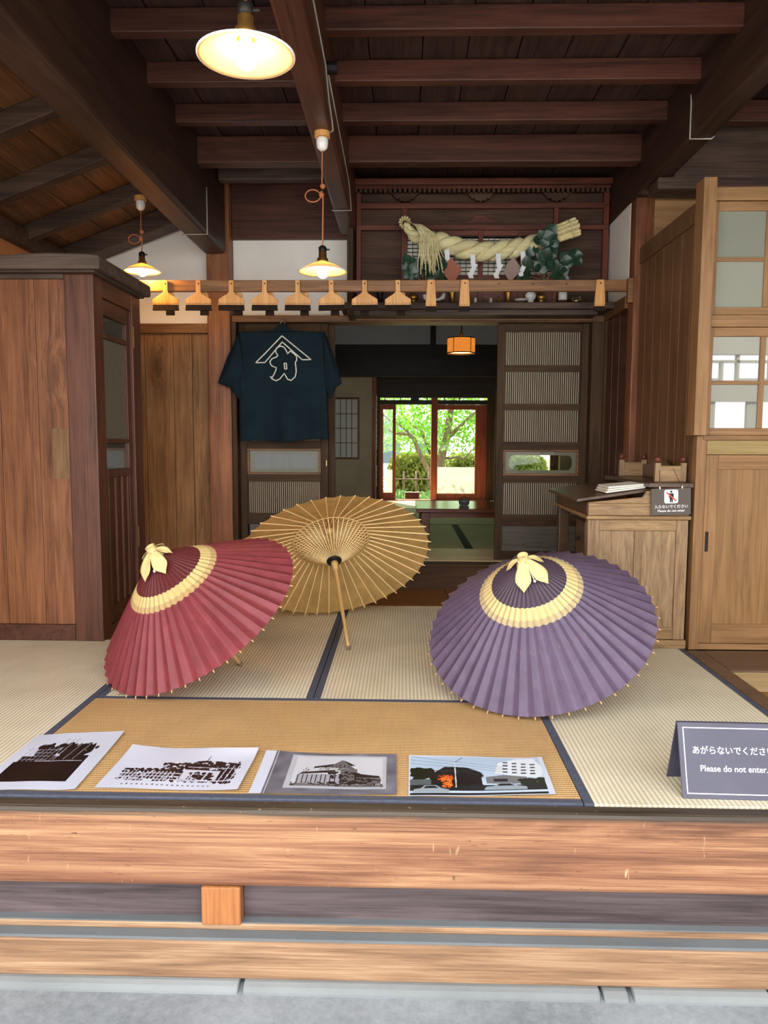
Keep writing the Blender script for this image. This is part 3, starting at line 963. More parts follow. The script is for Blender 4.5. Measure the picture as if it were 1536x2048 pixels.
# bound head of the rope and the hanging fringe
m = MB()
for i in range(12):
    w = 2 * PI * i / 12
    cx, cz = .000 + .018 * math.cos(w), 2.500 + .018 * math.sin(w)
    m.tube([(cx, 5.325, cz), (cx + .018 * math.cos(w), 5.30, cz + .018 * math.sin(w)), (cx + .02 * math.cos(w), 5.335, cz + .02 * math.sin(w))], .0075, 6)
tag(m.build('bound_end', M['straw'], rp, smooth=True), kind='stuff')
m = MB()
for i in range(70):
    a = random.random()
    x0, z0 = .025 + .03 * a, 2.500 - .01 * a
    x1 = .10 + .10 * random.random()
    x2 = x1 + random.uniform(-.02, .07)
    zb = 2.13 + .17 * random.random()
    yy = 5.205 + .03 * random.random()
    m.tube([(x0, 5.31, z0), (x0 + (x1 - x0) * .5, yy, z0 - .045), (x1, yy - .01, 2.40 - .02 * a), (x1 + (x2 - x1) * .4, yy - .012, 2.32), (x2, yy, zb)], .0027, 4)
tag(m.build('fringe', M['straw'], rp, smooth=True), kind='stuff')

# zigzag paper streamers and paper diamonds
G_SH = 'folded paper streamers on the straw rope'


def streamer(label, x, z, s=1.0):
    t = thing('paper_streamer', label, 'paper streamer', (x, 5.275, z), G_SH)
    for k, (px, pz, ln, sl, dy) in enumerate(((0, 0, .085, .006, 0), (.020, -.070, .075, -.034, -.004), (-.018, -.128, .035, .012, -.008))):
        w = .016
        MB().hexa([(x + px - w + sl, 5.275 + dy, z + pz - ln), (x + px + w + sl, 5.275 + dy, z + pz - ln), (x + px + w + sl, 5.2762 + dy, z + pz - ln), (x + px - w + sl, 5.2762 + dy, z + pz - ln),
                   (x + px - w, 5.275 + dy, z + pz), (x + px + w, 5.275 + dy, z + pz), (x + px + w, 5.2762 + dy, z + pz), (x + px - w, 5.2762 + dy, z + pz)]).build('fold', M['white_paper'], t)


streamer('white zigzag paper behind the terracotta diamond', .280, 2.312)
streamer('white zigzag paper hanging nearest the terracotta diamond', .452, 2.288)
streamer('white zigzag paper hanging nearest the grey diamond', .622, 2.288)
streamer('white zigzag paper at the edge of the larger leafy spray', .785, 2.30)
for nm, lab, pts, cc in (('paper_diamond', 'terracotta paper diamond under the straw rope', [(.312, 2.262), (.330, 2.235), (.379, 2.185), (.343, 2.115), (.310, 2.090), (.283, 2.125), (.254, 2.157), (.268, 2.18), (.263, 2.208)], (166, 104, 86)),
                         ('paper_diamond', 'grey-brown paper diamond under the straw rope', [(.722, 2.265), (.765, 2.201), (.760, 2.185), (.773, 2.169), (.724, 2.120), (.700, 2.100), (.658, 2.165), (.683, 2.221)], (158, 136, 126))):
    tag(MB().prism(pts, 5.262, 5.264, 'y').build(nm, plain(lab.split()[0] + '_paper', cc, .8, .2), at=(pts[0][0], 5.263, pts[0][1])), lab, 'paper', 'paper diamonds')

# leafy sprays
def leaf_mesh():
    m = MB()
    def fn(u, v):
        s = math.sin(PI * v) ** .8 * .5
        x = (u - .5) * 2 * s * .085 * (1 - .2 * v)
        return (x, -abs(u - .5) * .012 * math.sin(PI * v) + .016 * v * v, .082 * v)
    m.open = True
    m.grid(fn, 4, 6)
    return m.mesh('leaf', NTleaf(), True)


def NTleaf():
    t = NT('dark_glossy_leaf')
    nz = t.noise(t.coord(), 14, 3)
    return t.set(t.ramp(nz, [(.3, lin((24, 46, 36))), (.7, lin((50, 80, 60)))]), .30, .5)


LEAF = leaf_mesh()


def spray(label, cx, cz, y, spots, seed):
    rr = random.Random(seed)
    t = thing('leafy_spray', label, 'leafy branch', (cx, y, cz), 'leafy sprays on the shrine')
    m = MB()
    for (dx, dz, ang) in spots:
        base = (cx + dx, y + rr.uniform(-.03, .03), cz + dz)
        m.tube([(cx, y + .02, cz - .02), (cx + dx * .5, y, cz + dz * .45), base], [.004, .003, .002], 5)
        for k in range(rr.choice((4, 5))):
            o = bpy.data.objects.new('leaf', LEAF)
            COL.objects.link(o)
            o.parent = t
            o.location = (dx + rr.uniform(-.012, .012), base[1] - y + rr.uniform(-.02, .01), dz + rr.uniform(-.012, .012))
            a = ang + (k - 1.5) * .9 + rr.uniform(-.2, .2)
            o.rotation_euler = (rr.uniform(.1, .75), a, rr.uniform(-.5, .5))
            s = rr.uniform(.70, 1.0)
            o.scale = (s, s, s)
    tag(m.build('stem', M['bark'], t, smooth=True), kind='stuff')


spray('dark leafy spray behind the rope fringe', .13, 2.11, 5.29, [(-.09, .06, -.9), (-.02, .10, -.2), (-.10, .12, -.8), (.06, .06, .6), (.10, .11, .7), (-.05, .02, -1.6), (.10, .01, 1.5), (.02, .05, 0)], 3)
spray('larger dark leafy spray beside the cut straw end', .93, 2.12, 5.27, [(-.10, .08, -.7), (-.06, .17, -.5), (-.03, .25, -.1), (.03, .20, .3), (.0, .12, 0), (.10, .10, .9), (.17, .13, 1.0), (-.11, .02, -1.4), (.10, .01, 1.4), (.05, .05, .6), (-.04, .05, -.3), (.02, .28, .3)], 5)

# ================================================================== brush rail
bar = thing('brush_rail', 'long brown rail hung with brushes across the back', 'rail', (0, 4.945, 2.01))
B(-2.396, 1.411, 4.93, 4.962, 1.977, 2.047).build('rail_board', M['bar'], bar, bevel=.004)
B(1.378, 1.411, 4.885, 4.929, 1.90, 2.05).build('rail_bracket', M['bar'], bar, bevel=.003)
hook = None
for k in range(13):
    xx = -1.503 + k * .2088
    if k < 10: continue
    h = MB().tube([(xx + .004, 4.93, 2.020), (xx + .004, 4.918, 2.020), (xx + .004, 4.916, 2.025)], .0025, 6).build('nail', M['iron'], bar)


def brush_mesh(kind):
    t = thing('brush', '', 'brush', (0, 0, 0))
    if kind == 'wide':
        prof = [(-.013, 0), (.013, 0), (.015, -.004), (.015, -.070), (.024, -.082), (.081, -.118), (.081, -.152), (-.081, -.152), (-.081, -.118), (-.024, -.082), (-.015, -.070), (-.015, -.004)]
        bw, z0, z1, th = .079, -.152, -.186, .014
    elif kind == 'narrow':
        prof = [(-.018, 0), (.018, 0), (.024, -.006), (.034, -.162), (-.034, -.162), (-.024, -.006)]
        bw, z0, z1, th = .034, -.162, -.192, .016
    else:
        prof = [(-.012, 0), (.012, 0), (.014, -.05), (.026, -.07), (.026, -.150), (-.026, -.150), (-.026, -.07), (-.014, -.05)]
        bw, z0, z1, th = .026, -.150, -.200, .012
    MB().prism(prof, -th / 2, th / 2, 'y').build('handle', M['brushwood'], t, local=True, bevel=.002)
    MB().hexa([(-bw * 1.04, -th * .55, z1), (bw * 1.04, -th * .55, z1), (bw * 1.04, th * .55, z1), (-bw * 1.04, th * .55, z1), (-bw, -th * .42, z0), (bw, -th * .42, z0), (bw, th * .42, z0), (-bw, th * .42, z0)]).build('bristles', M['bristle'], t, local=True)
    if kind != 'rear':
        m = MB()
        for xx in ((0, ) if kind == 'narrow' else (0, )):
            m.tube([(.002, -th / 2 - .001, -.022), (.002, -th / 2 + .002, -.022)], .005, 10)
        m.build('hang_hole', M['iron'], t, local=True)
        m = MB()
        n = 13 if kind == 'wide' else 5
        for k in range(n):
            xx = -bw * .92 + 2 * bw * .92 * k / (n - 1)
            m.box(xx - .0016, xx + .0016, -th / 2 - .0008, -th / 2, z0 + .004, z0 + .012)
        tag(m.build('stitching', M['dark'], t, local=True), kind='stuff')
    return t


ORD = ['first', 'second', 'third', 'fourth', 'fifth', 'sixth', 'seventh', 'eighth']
wide = brush_mesh('wide')
GB = 'brushes hanging from the rail'
wide['group'] = GB
for k in range(8):
    lab = 'wide wooden paste brush, %s along the rail from the glowing lamp' % ORD[k]
    loc = (-1.503 + k * .2088, 4.918, 2.043)
    if k == 0:
        wide.location = loc
        wide['label'] = lab
        wide['_o'] = loc
    else:
        b = copy_tree(wide, loc, lab)
        b.rotation_euler = (0, random.uniform(-.02, .02), 0)
nar = brush_mesh('narrow')
nar['group'] = GB
for k, (x, lab) in enumerate(((.166, 'narrow wooden brush hanging beside the eighth wide brush'), (.375, 'narrow wooden brush below the paper streamers'), (1.213, 'narrow wooden brush alone near the rail end'))):
    loc = (x, 4.916, 2.044)
    if k == 0:
        nar.location = loc
        nar['label'] = lab
        nar['_o'] = loc
    else:
        copy_tree(nar, loc, lab)
rear_b = brush_mesh('rear')
rear_b['group'] = 'brushes hanging behind the rail'
for k in range(8):
    lab = 'small brush on the far face of the rail, behind the %s wide brush' % ORD[k]
    loc = (-1.503 + k * .2088 + (.012, .022, .03, .022, .035, .02, .0, .02)[k], 4.972, 2.036)
    if k == 0:
        rear_b.location = loc
        rear_b['label'] = lab
        rear_b['_o'] = loc
    else:
        copy_tree(rear_b, loc, lab)

# ================================================================== indigo jacket
jk = thing('happi_jacket', 'dark indigo work coat hung flat with a white crest', 'jacket', (-.84, 5.42, 1.03))


def cloth_y(x, z):
    f = max(0.0, (1.80 - z) / .77)
    return 5.425 - .030 * f - .022 * f * math.sin((x + 1.15) * 17.0 + .6) - .009 * f * math.sin((x + 1.1) * 41 + z * 3)


def body(u, v):
    zt = 1.792 + .010 * math.sin(PI * u)
    z = zt + (1.034 + .010 * math.sin(u * 9) + .012 * u - zt) * v
    x = (-1.150 + .014 * v) * (1 - u) + (-.552 + .023 * v) * u
    return (x, cloth_y(x, z), z)


def back(u, v):
    p = body(u, v)
    return (p[0], p[1] + .045 + .02 * v, p[2] + .004)


m = MB()
m.open = True
m.grid(body, 48, 40)
m.build('body_panel', M['jacket'], jk, smooth=True, solid=.003)
m = MB()
m.open = True
m.grid(back, 20, 20)
m.build('front_panel', M['jacket'], jk, smooth=True, solid=.003)


def sleeve(name, A, Bc, Cc, Dc, Ec):
    """A shoulder, Bc outer cuff, Cc cuff fold, Dc lower cuff, Ec armpit"""
    m = MB()
    m.open = True
    def edge(t):      # outer / cuff edge A -> Bc -> Cc -> Dc
        P = [A, ((A[0] + Bc[0]) / 2 + .012 * (1 if A[0] < Bc[0] else -1), (A[1] + Bc[1]) / 2), Bc, Cc, Dc]
        s = t * 4
        k = min(int(s), 3)
        u = s - k
        return (P[k][0] * (1 - u) + P[k + 1][0] * u, P[k][1] * (1 - u) + P[k + 1][1] * u)
    def fn(u, v):
        e = edge(v)
        q = (A[0] * (1 - v) + Ec[0] * v, A[1] * (1 - v) + Ec[1] * v)
        if v > .6:
            w = (v - .6) / .4
            q = (q[0] * (1 - w) + (Ec[0] * .5 + Dc[0] * .5) * w, q[1] * (1 - w) + (Ec[1] * .3 + Dc[1] * .7) * w)
        x = e[0] * (1 - u) + q[0] * u
        z = e[1] * (1 - u) + q[1] * u
        return (x, 5.395 + .03 * (1 - u) + .012 * math.sin(u * 5 + v * 4), z)
    m.grid(fn, 12, 24)
    m.build(name, M['jacket'], jk, smooth=True, solid=.004)


sleeve('sleeve', (-1.150, 1.790), (-1.304, 1.443), (-1.216, 1.410), (-1.140, 1.312), (-1.100, 1.47))
sleeve('sleeve', (-.552, 1.792), (-.434, 1.442), (-.472, 1.416), (-.513, 1.335), (-.556, 1.50))
MB().prism([(-.916, 1.796), (-.866, 1.847), (-.823, 1.850), (-.768, 1.796)], 5.41, 5.435, 'y').build('collar', M['jacket'], jk, bevel=.006)
MB().tube([(-.862, 5.423, 1.848), (-.842, 5.45, 1.888), (-.826, 5.423, 1.848)], .0025, 6).build('hanging_loop', M['wire'], jk)
MB().tube([(-.842, 5.535, 1.884), (-.842, 5.45, 1.884), (-.842, 5.445, 1.892)], .003, 6).build('hook', M['iron'], jk)


def stroke(pts, closed=False, r=.0042):
    if closed: pts = list(pts) + [pts[0]]
    m = MB()
    out = []
    for (a, b) in zip(pts, pts[1:]):
        n = max(2, int(math.hypot(b[0] - a[0], b[1] - a[1]) / .012))
        for i in range(n):
            out.append((a[0] + (b[0] - a[0]) * i / n, a[1] + (b[1] - a[1]) * i / n))
    out.append(pts[-1])
    m.tube([(x, cloth_y(x, z) - .0035, z) for x, z in out], r, 6)
    m.build('crest_line', M['print'], jk)


stroke([(-.849, 1.767), (-.646, 1.604), (-.706, 1.602), (-.847, 1.725), (-.970, 1.584), (-1.032, 1.581)], True)
RK = [(-.933, 1.488), (-.921, 1.472), (-.892, 1.458), (-.863, 1.472), (-.834, 1.509), (-.810, 1.468), (-.785, 1.460), (-.756, 1.485), (-.748, 1.521), (-.755, 1.586), (-.745, 1.598), (-.747, 1.626), (-.770, 1.648), (-.792, 1.663), (-.810, 1.644), (-.820, 1.668), (-.833, 1.687), (-.850, 1.695), (-.866, 1.695), (-.886, 1.685), (-.893, 1.668), (-.891, 1.650), (-.878, 1.634), (-.887, 1.622), (-.920, 1.610), (-.934, 1.590), (-.930, 1.572), (-.920, 1.560), (-.890, 1.549), (-.893, 1.530), (-.905, 1.505), (-.921, 1.480)]
stroke(RK)
stroke([(-.834, 1.579), (-.819, 1.579), (-.816, 1.539), (-.830, 1.539)], True)
stroke([(-.843, 1.03 + .77), (-.842, 1.799)], False, .001)

# ================================================================== lamps
def lamp(name_label, x, y, z_shade, z_top, dia, knot=None, strength=34.0):
    t = thing('pendant_lamp', name_label, 'lamp', (x, y, z_shade), 'pendant lamps with flat white shades')
    R = dia / 2
    prof = [(.020, .050), (.024, .044), (R * .55, .030), (R * .92, .006), (R, .0), (R * .985, -.003), (R * .9, .003), (R * .52, .024), (.022, .037)]
    MB().lathe(prof, 40, (x, y, z_shade), False).build('shade', SHADE, t, smooth=True)
    MB().lathe([(R * .99, -.003), (R * 1.012, -.001), (R * 1.012, .003), (R * .99, .003), (R * .99, -.003)], 40, (x, y, z_shade), False).build('shade_rim', M['ceramic'], t, smooth=True)
    MB().lathe([(.026, .040), (.030, .046), (.026, .052), (.026, .060), (.019, .066), (.019, .088), (.014, .094)], 20, (x, y, z_shade)).build('holder', M['brass'], t, smooth=True)
    MB().lathe([(.017, .090), (.019, .096), (.019, .112), (.010, .120), (.004, .122)], 16, (x, y, z_shade)).build('socket_cap', M['iron'], t, smooth=True)
    MB().tube([(x + .018, y, z_shade + .102), (x + .034, y, z_shade + .102)], .004, 8).build('switch', M['iron'], t)
    MB().lathe([(.0005, -.030), (.012, -.028), (.022, -.020), (.027, -.006), (.025, .010), (.016, .026), (.013, .040)], 20, (x, y, z_shade)).build('bulb', glow('bulb_glow', (255, 190, 104), strength), t, smooth=True)
    if knot is None:
        MB().tube([(x, y, z_shade + .12), (x, y, z_top)], .0035, 8).build('cord', M['cord'], t)
    else:
        kz = knot
        MB().tube([(x, y, z_shade + .12), (x + .003, y, kz - .02), (x - .004, y, kz)], .0035, 8).build('cord', M['cord'], t)
        MB().tube([(x - .002, y, kz + .028), (x, y, z_top - .07)], .003, 8).build('cord', M['cord'], t)
        loop = [(x, y, kz + .012)]
        for i in range(15):
            a = .5 + (2 * PI - 1.0) * i / 14
            loop.append((x - .045 + .036 * math.cos(a), y, kz - .010 + .028 * math.sin(a)))
        loop.append((x, y, kz - .004))
        MB().tube(loop, .0032, 8).build('cord_loop', M['cord'], t, smooth=True)
        for dz, dx in ((.034, .002), (-.006, -.004)):
            MB().ball((x + dx, y, kz + dz), .013).build('cord_bead', M['cord'], t, smooth=True)
        MB().lathe([(.010, 0), (.024, .012), (.028, .030), (.028, .050), (.024, .058)], 20, (x, y, z_top - .085)).build('ceiling_cup', M['ceramic'], t, smooth=True)
        MB().lathe([(.036, 0), (.036, .026)], 24, (x, y, z_top - .0265)).build('ceiling_block', M['brushwood'], t, smooth=False)
    return t


def shade_mat():
    t = NT('milk_glass')
    d = t.n('ShaderNodeBsdfDiffuse')
    d.inputs[0].default_value = lin((238, 220, 180))
    tr = t.n('ShaderNodeBsdfTranslucent')
    tr.inputs[0].default_value = lin((248, 222, 160))
    mx = t.n('ShaderNodeMixShader')
    mx.inputs[0].default_value = .35
    t.l(d.outputs[0], mx.inputs[1])
    t.l(tr.outputs[0], mx.inputs[2])
    gl = t.n('ShaderNodeBsdfGlossy')
    gl.inputs['Roughness'].default_value = .15
    m2 = t.n('ShaderNodeMixShader')
    m2.inputs[0].default_value = .05
    t.l(mx.outputs[0], m2.inputs[1])
    t.l(gl.outputs[0], m2.inputs[2])
    t.l(m2.outputs[0], t.out.inputs[0])
    return t.m


SHADE = shade_mat()
lamp('large-looking pendant lamp with flat white shade, nearest the street', -.379, 1.91, 1.955, 2.86, .230, None, 32.0)
lamp('pendant lamp with looped cord under the middle beam', -.388, 3.73, 1.842, 2.478, .230, 2.20)
lamp('pendant lamp with looped cord over the tall cabinet', -1.628, 4.86, 2.085, 2.537, .225, 2.29, 75.0)

# cable runs
def cable(label, pts, r=.004):
    tag(MB().tube(pts, r, 6).build('cable', M['wire'], at=pts[0], smooth=True), label, 'cable', 'surface cables on the beams')


cable('thin grey cable clipped along the middle beam', [(-.334, 1.2, 2.64), (-.334, 2.9, 2.62), (-.334, 3.35, 2.60), (-.334, 3.50, 2.52), (-.334, 3.66, 2.49), (-.334, 3.70, 2.474), (-.35, 3.72, 2.472)])
cable('grey cable looping under the far end of the middle beam', [(-.334, 3.42, 2.62), (-.334, 3.9, 2.60), (-.334, 4.6, 2.58), (-.334, 4.78, 2.56), (-.334, 4.95, 2.474), (-.456, 4.95, 2.474)])
cable('grey cable wrapped under the left-hand beam', [(-1.243, 4.96, 2.62), (-1.243, 4.96, 2.334), (-1.407, 4.96, 2.334)])
cable('pale cable wrapped under the right-hand beam', [(1.396, 3.98, 2.74), (1.396, 3.97, 2.70), (1.396, 3.97, 2.527), (1.50, 3.97, 2.527), (1.514, 3.97, 2.54)])
tag(MB().tube([(-.336, 3.42, 2.62), (-.29, 3.42, 2.62)], .026, 16).build('round_insulator', M['iron'], at=(-.336, 3.42, 2.62)), 'small black round insulator on the middle beam', 'insulator')


# ================================================================== tall dark cabinet (left)
M['patch'] = wood('patch_wood', (96, 70, 44), (140, 108, 74), 'z', .5, .3)
M['frostd'] = plain('pebbled_glass', (112, 108, 96), .25, .5, var=.25, scale=140)
cb = thing('tall_cabinet', 'tall dark wooden booth cabinet with glazed side door', 'cabinet', (-1.97, 4.25, 0))
YF = 3.888
for a, b in ((-2.395, -2.055), (-2.053, -1.86), (-1.858, -1.702)):
    B(a, b, YF + .016, YF + .045, .086, 1.845).build('front_plank', M['cabp'], cb, bevel=.002)
B(-1.790, -1.703, YF + .011, YF + .0155, .845, 1.100).build('repair_patch', M['patch'], cb)
B(-1.700, -1.552, YF, YF + .12, 0, 1.868).build('corner_post', M['cabf'], cb, bevel=.006)
B(-2.395, -1.702, YF + .004, YF + .05, 0, .085).build('bottom_rail', M['cabfx'], cb, bevel=.004)
B(-2.395, -1.702, YF + .004, YF + .05, 1.846, 1.868).build('top_rail', M['cabdark'], cb, bevel=.003)
m = MB()
m.prism([(-2.395, 1.878), (-1.492, 1.878), (-1.492, 1.944), (-1.56, 1.952), (-1.75, 1.956), (-2.0, 1.948), (-2.395, 1.950)], 3.822, 4.60, 'y')
m.build('cornice', M['cabdark'], cb, bevel=.010)
B(-2.395, -1.528, 3.85, 4.585, 1.869, 1.8775).build('cornice_step', M['cabdark'], cb, bevel=.002)
# side with the glazed door; x = -1.552 is its face
XS = -1.552
B(XS - .10, XS, 4.44, 4.575, 0, 1.868).build('corner_post', M['cabf'], cb, bevel=.005)
B(XS - .06, XS - .004, 4.009, 4.439, 1.775, 1.868).build('side_header', M['cabfx'], cb, bevel=.003)
B(XS - .06, XS - .004, 4.009, 4.439, 0, .055).build('side_sill', M['cabfx'], cb, bevel=.003)
dd = B(XS - .045, XS - .018, 4.011, 4.052, .057, 1.773).build('side_door', M['cabf'], cb, bevel=.003)
B(XS - .045, XS - .018, 4.385, 4.437, .057, 1.773).build('stile', M['cabf'], dd, bevel=.003)
for z0, z1 in ((1.690, 1.773), (1.575, 1.600), (1.028, 1.048), (.845, .885), (.057, .150)):
    B(XS - .047, XS - .014, 4.053, 4.384, z0, z1).build('rail', M['cabfx'], dd, bevel=.002)
B(XS - .034, XS - .030, 4.053, 4.384, 1.601, 1.689).build('clear_pane', glass('clear_side_glass', (170, 170, 160), .35, .12), dd)
B(XS - .034, XS - .030, 4.053, 4.384, 1.049, 1.574).build('pebbled_pane', M['frostd'], dd)
B(XS - .034, XS - .030, 4.053, 4.384, .886, 1.027).build('clear_pane', glass('mirror_side_glass', (150, 156, 156), .35, .45), dd)
B(XS - .040, XS - .030, 4.053, 4.384, .151, .844).build('lower_panel', M['cabf'], dd)
for yy in (4.075, 4.175, 4.275, 4.36):
    B(XS - .030, XS - .016, yy - .012, yy + .012, .151, .844).build('batten', M['cabf'], dd, bevel=.003)
for z in (1.35 + .22, .42):
    B(XS - .02, XS + .003, 4.452, 4.462, z, z + .12).build('hinge', M['brass'], dd)
B(-2.395, -2.36, YF + .05, 4.57, 0, 1.868).build('side_board', M['cabdark'], cb)
B(-2.36, XS - .10, 4.54, 4.57, 0, 1.868).build('rear_board', M['cabdark'], cb)

# ================================================================== glazed cupboard (right)
cu = thing('glazed_cupboard', 'tall ochre wood cupboard with glazed sliding doors above', 'cupboard', (2.1, 3.85, 0))
YC = 3.85
M['greyglass'] = glass('grey_frosted_glass', (184, 186, 170), .96, .03)
M['reflglass'] = glass('reflecting_glass', (150, 152, 140), .90, .24)
B(1.412, 1.474, 3.80, 3.905, 1.078, 2.292).build('end_board', M['ochre'], cu, bevel=.003)
B(1.447, 1.497, YC, YC + .05, 0, 1.077).build('end_stile', M['ochre'], cu, bevel=.003)
B(1.476, 3.9, YC, YC + .06, 2.200, 2.262).build('top_rail', M['ochrex'], cu, bevel=.003)
B(1.476, 3.9, YC + .004, YC + .06, 1.605, 1.662).build('middle_rail', M['ochrex'], cu, bevel=.003)
B(1.498, 3.9, YC + .002, YC + .06, .985, 1.055).build('counter_rail', wood('greenish_rail', (132, 108, 66), (172, 150, 100), 'x', .5, .3), cu, bevel=.003)
B(1.498, 3.9, YC + .004, YC + .06, .0, .030).build('bottom_rail', M['ochrex'], cu, bevel=.003)
B(1.476, 3.9, YC - .004, YC + .06, 1.0555, 1.078).build('sill_rail', M['ochrex'], cu, bevel=.002)


def glazed_leaf(x0, x1, z0, z1, rows, gmat, n):
    f = B(x0, x0 + .034, YC + .012, YC + .036, z0, z1).build('glazed_door', M['ochre'], cu, bevel=.002)
    xm = (x0 + x1) / 2
    B(x1 - .034, x1, YC + .012, YC + .036, z0, z1).build('stile', M['ochre'], f, bevel=.002)
    B(x0 + .034, x1 - .034, YC + .013, YC + .035, z0, z0 + .036).build('rail', M['ochrex'], f, bevel=.002)
    B(x0 + .034, x1 - .034, YC + .013, YC + .035, z1 - .044, z1).build('rail', M['ochrex'], f, bevel=.002)
    B(xm - .013, xm + .013, YC + .014, YC + .034, z0 + .036, z1 - .044).build('muntin', M['ochre'], f, bevel=.002)
    zm = (z0 + z1) / 2 - .004
    for a, b in ((x0 + .034, xm - .013), (xm + .013, x1 - .034)):
        B(a, b, YC + .014, YC + .034, zm - .010, zm + .010).build('muntin', M['ochrex'], f, bevel=.002)
        B(a, b, YC + .023, YC + .026, z0 + .036, zm - .010).build('glass_pane', gmat, f)
        B(a, b, YC + .023, YC + .026, zm + .010, z1 - .044).build('glass_pane', gmat, f)
    B(x0 + .008, x0 + .018, YC + .0105, YC + .0125, n - .032, n + .032).build('finger_pull', M['brass'], f)
    return f


for q in range(4):
    glazed_leaf(1.477 + q * .556, 2.031 + q * .556, 1.664, 2.198, 2, M['greyglass'], 1.79)
    glazed_leaf(1.477 + q * .556, 2.031 + q * .556, 1.079, 1.603, 2, M['reflglass'], 1.245)
for q in range(3):
    x0 = 1.500 + q * .62
    x1 = x0 + .618
    f = B(x0, x0 + .062, YC + .010, YC + .036, .032, .983).build('panel_door', M['ochre'], cu, bevel=.002)
    B(x1 - .062, x1, YC + .010, YC + .036, .032, .983).build('stile', M['ochre'], f, bevel=.002)
    B(x0 + .062, x1 - .062, YC + .011, YC + .035, .032, .130).build('rail', M['ochrex'], f, bevel=.002)
    B(x0 + .062, x1 - .062, YC + .011, YC + .035, .912, .983).build('rail', M['ochrex'], f, bevel=.002)
    B(x0 + .062, x1 - .062, YC + .022, YC + .030, .130, .912).build('door_panel', wood('cupboard_panel', (116, 84, 50), (158, 120, 78), 'z', .4, .35, knots=.5, blotch=.2, bump=.1) if q == 0 else bpy.data.materials['cupboard_panel'], f)
    B(x0 + .010, x0 + .026, YC + .0085, YC + .011, .50, .60).build('finger_pull', M['iron'], f)
yy = 3.907
for w in (.115, .15, .13, .16, .14, .15, .125):
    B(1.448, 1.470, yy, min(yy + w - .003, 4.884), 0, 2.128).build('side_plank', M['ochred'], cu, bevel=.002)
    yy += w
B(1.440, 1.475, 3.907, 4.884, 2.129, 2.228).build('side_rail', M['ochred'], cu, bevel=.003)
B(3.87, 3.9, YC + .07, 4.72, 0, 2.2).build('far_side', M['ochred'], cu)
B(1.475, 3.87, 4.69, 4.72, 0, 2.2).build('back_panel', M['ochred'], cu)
B(1.475, 3.87, YC + .07, 4.68, 1.58, 1.60).build('inner_shelf', M['ochrex'], cu)

# ================================================================== writing desk
dk = thing('writing_desk', 'old oak writing desk with panelled end and sloping top', 'desk', (1.2, 4.3, 0))
X0, X1, YA, YB2 = .930, 1.430, 3.872, 4.70
for a, b in ((X0, X0 + .058), (X1 - .058, X1)):
    B(a, b, YA, YA + .05, .045, .655).build('end_stile', M['oak'], dk, bevel=.003)
B(X0 + .235, X0 + .275, YA + .003, YA + .04, .105, .600).build('end_stile', M['oak'], dk, bevel=.004)
B(X0 + .058, X1 - .058, YA + .002, YA + .045, .045, .105).build('end_rail', M['oakx'], dk, bevel=.003)
B(X0 + .058, X1 - .058, YA + .002, YA + .045, .600, .655).build('end_rail', M['oakx'], dk, bevel=.003)
for a, b in ((X0 + .058, X0 + .235), (X0 + .275, X1 - .058)):
    B(a, b, YA + .014, YA + .024, .105, .600).build('end_panel', M['oak'], dk)
B(X0 - .006, X1 + .008, YA - .010, YA + .05, 0, .044).build('plinth', M['oakx'], dk, bevel=.004)
B(X0 - .010, X1 + .012, YA - .012, YB2, .656, .676).build('waist_moulding', M['oakx'], dk, bevel=.006)
B(X0, X1, YA - .002, YA + .03, .677, .738).build('apron', M['oakx'], dk, bevel=.003)
B(X0, X0 + .03, YA + .031, YB2 - .005, .677, .738).build('side_apron', M['desktop'], dk, bevel=.003)
B(X1 - .03, X1, YA + .031, YB2 - .005, .677, .738).build('side_apron', M['desktop'], dk, bevel=.003)
# sloping lid, raised flat at the wall side, and the cheek between them
MB().hexa([(X0 - .045, YA + .06, .738), (1.30, YA + .06, .800), (1.30, YB2 + .02, .800), (X0 - .045, YB2 + .02, .738), (X0 - .045, YA + .06, .756), (1.30, YA + .06, .818), (1.30, YB2 + .02, .818), (X0 - .045, YB2 + .02, .756)]).build('sloping_lid', M['desktop'], dk, bevel=.004)
MB().prism([(X0, .7385), (X1, .7385), (X1, .800), (1.22, .800), (1.20, .770), (X0, .742)], YA, YA + .022, 'y').build('cheek', M['oakx'], dk, bevel=.002)
B(1.225, X1 + .014, YA - .014, YB2 + .02, .801 + .018, .842).build('top_shelf', M['desktop'], dk, bevel=.003)
# pedestal with drawers on the sitter's side, far leg
pd = B(X0 + .018, X1 - .02, YA + .052, 4.165, .045, .655).build('pedestal', M['desktop'], dk, bevel=.003)
for z0, z1 in ((.075, .245), (.262, .432), (.450, .635)):
    dw = B(X0 + .002, X0 + .017, YA + .075, 4.150, z0, z1).build('drawer', M['desktop'], pd, bevel=.004)
    MB().tube([(X0 + .001, YA + .155, (z0 + z1) / 2 + .01), (X0 - .012, YA + .16, (z0 + z1) / 2 - .012), (X0 - .012, YA + .19, (z0 + z1) / 2 - .012), (X0 + .001, YA + .195, (z0 + z1) / 2 + .01)], .004, 6).build('drawer_pull', M['iron'], pd)
B(X0 + .01, X0 + .07, YB2 - .065, YB2 - .005, 0, .655).build('leg', M['desktop'], dk, bevel=.004)
B(X1 - .08, X1 - .02, YB2 - .065, YB2 - .005, 0, .655).build('leg', M['desktop'], dk, bevel=.004)
B(X1 - .03, X1 - .015, 4.17, YB2 - .07, .30, .655).build('modesty_board', M['desktop'], dk)
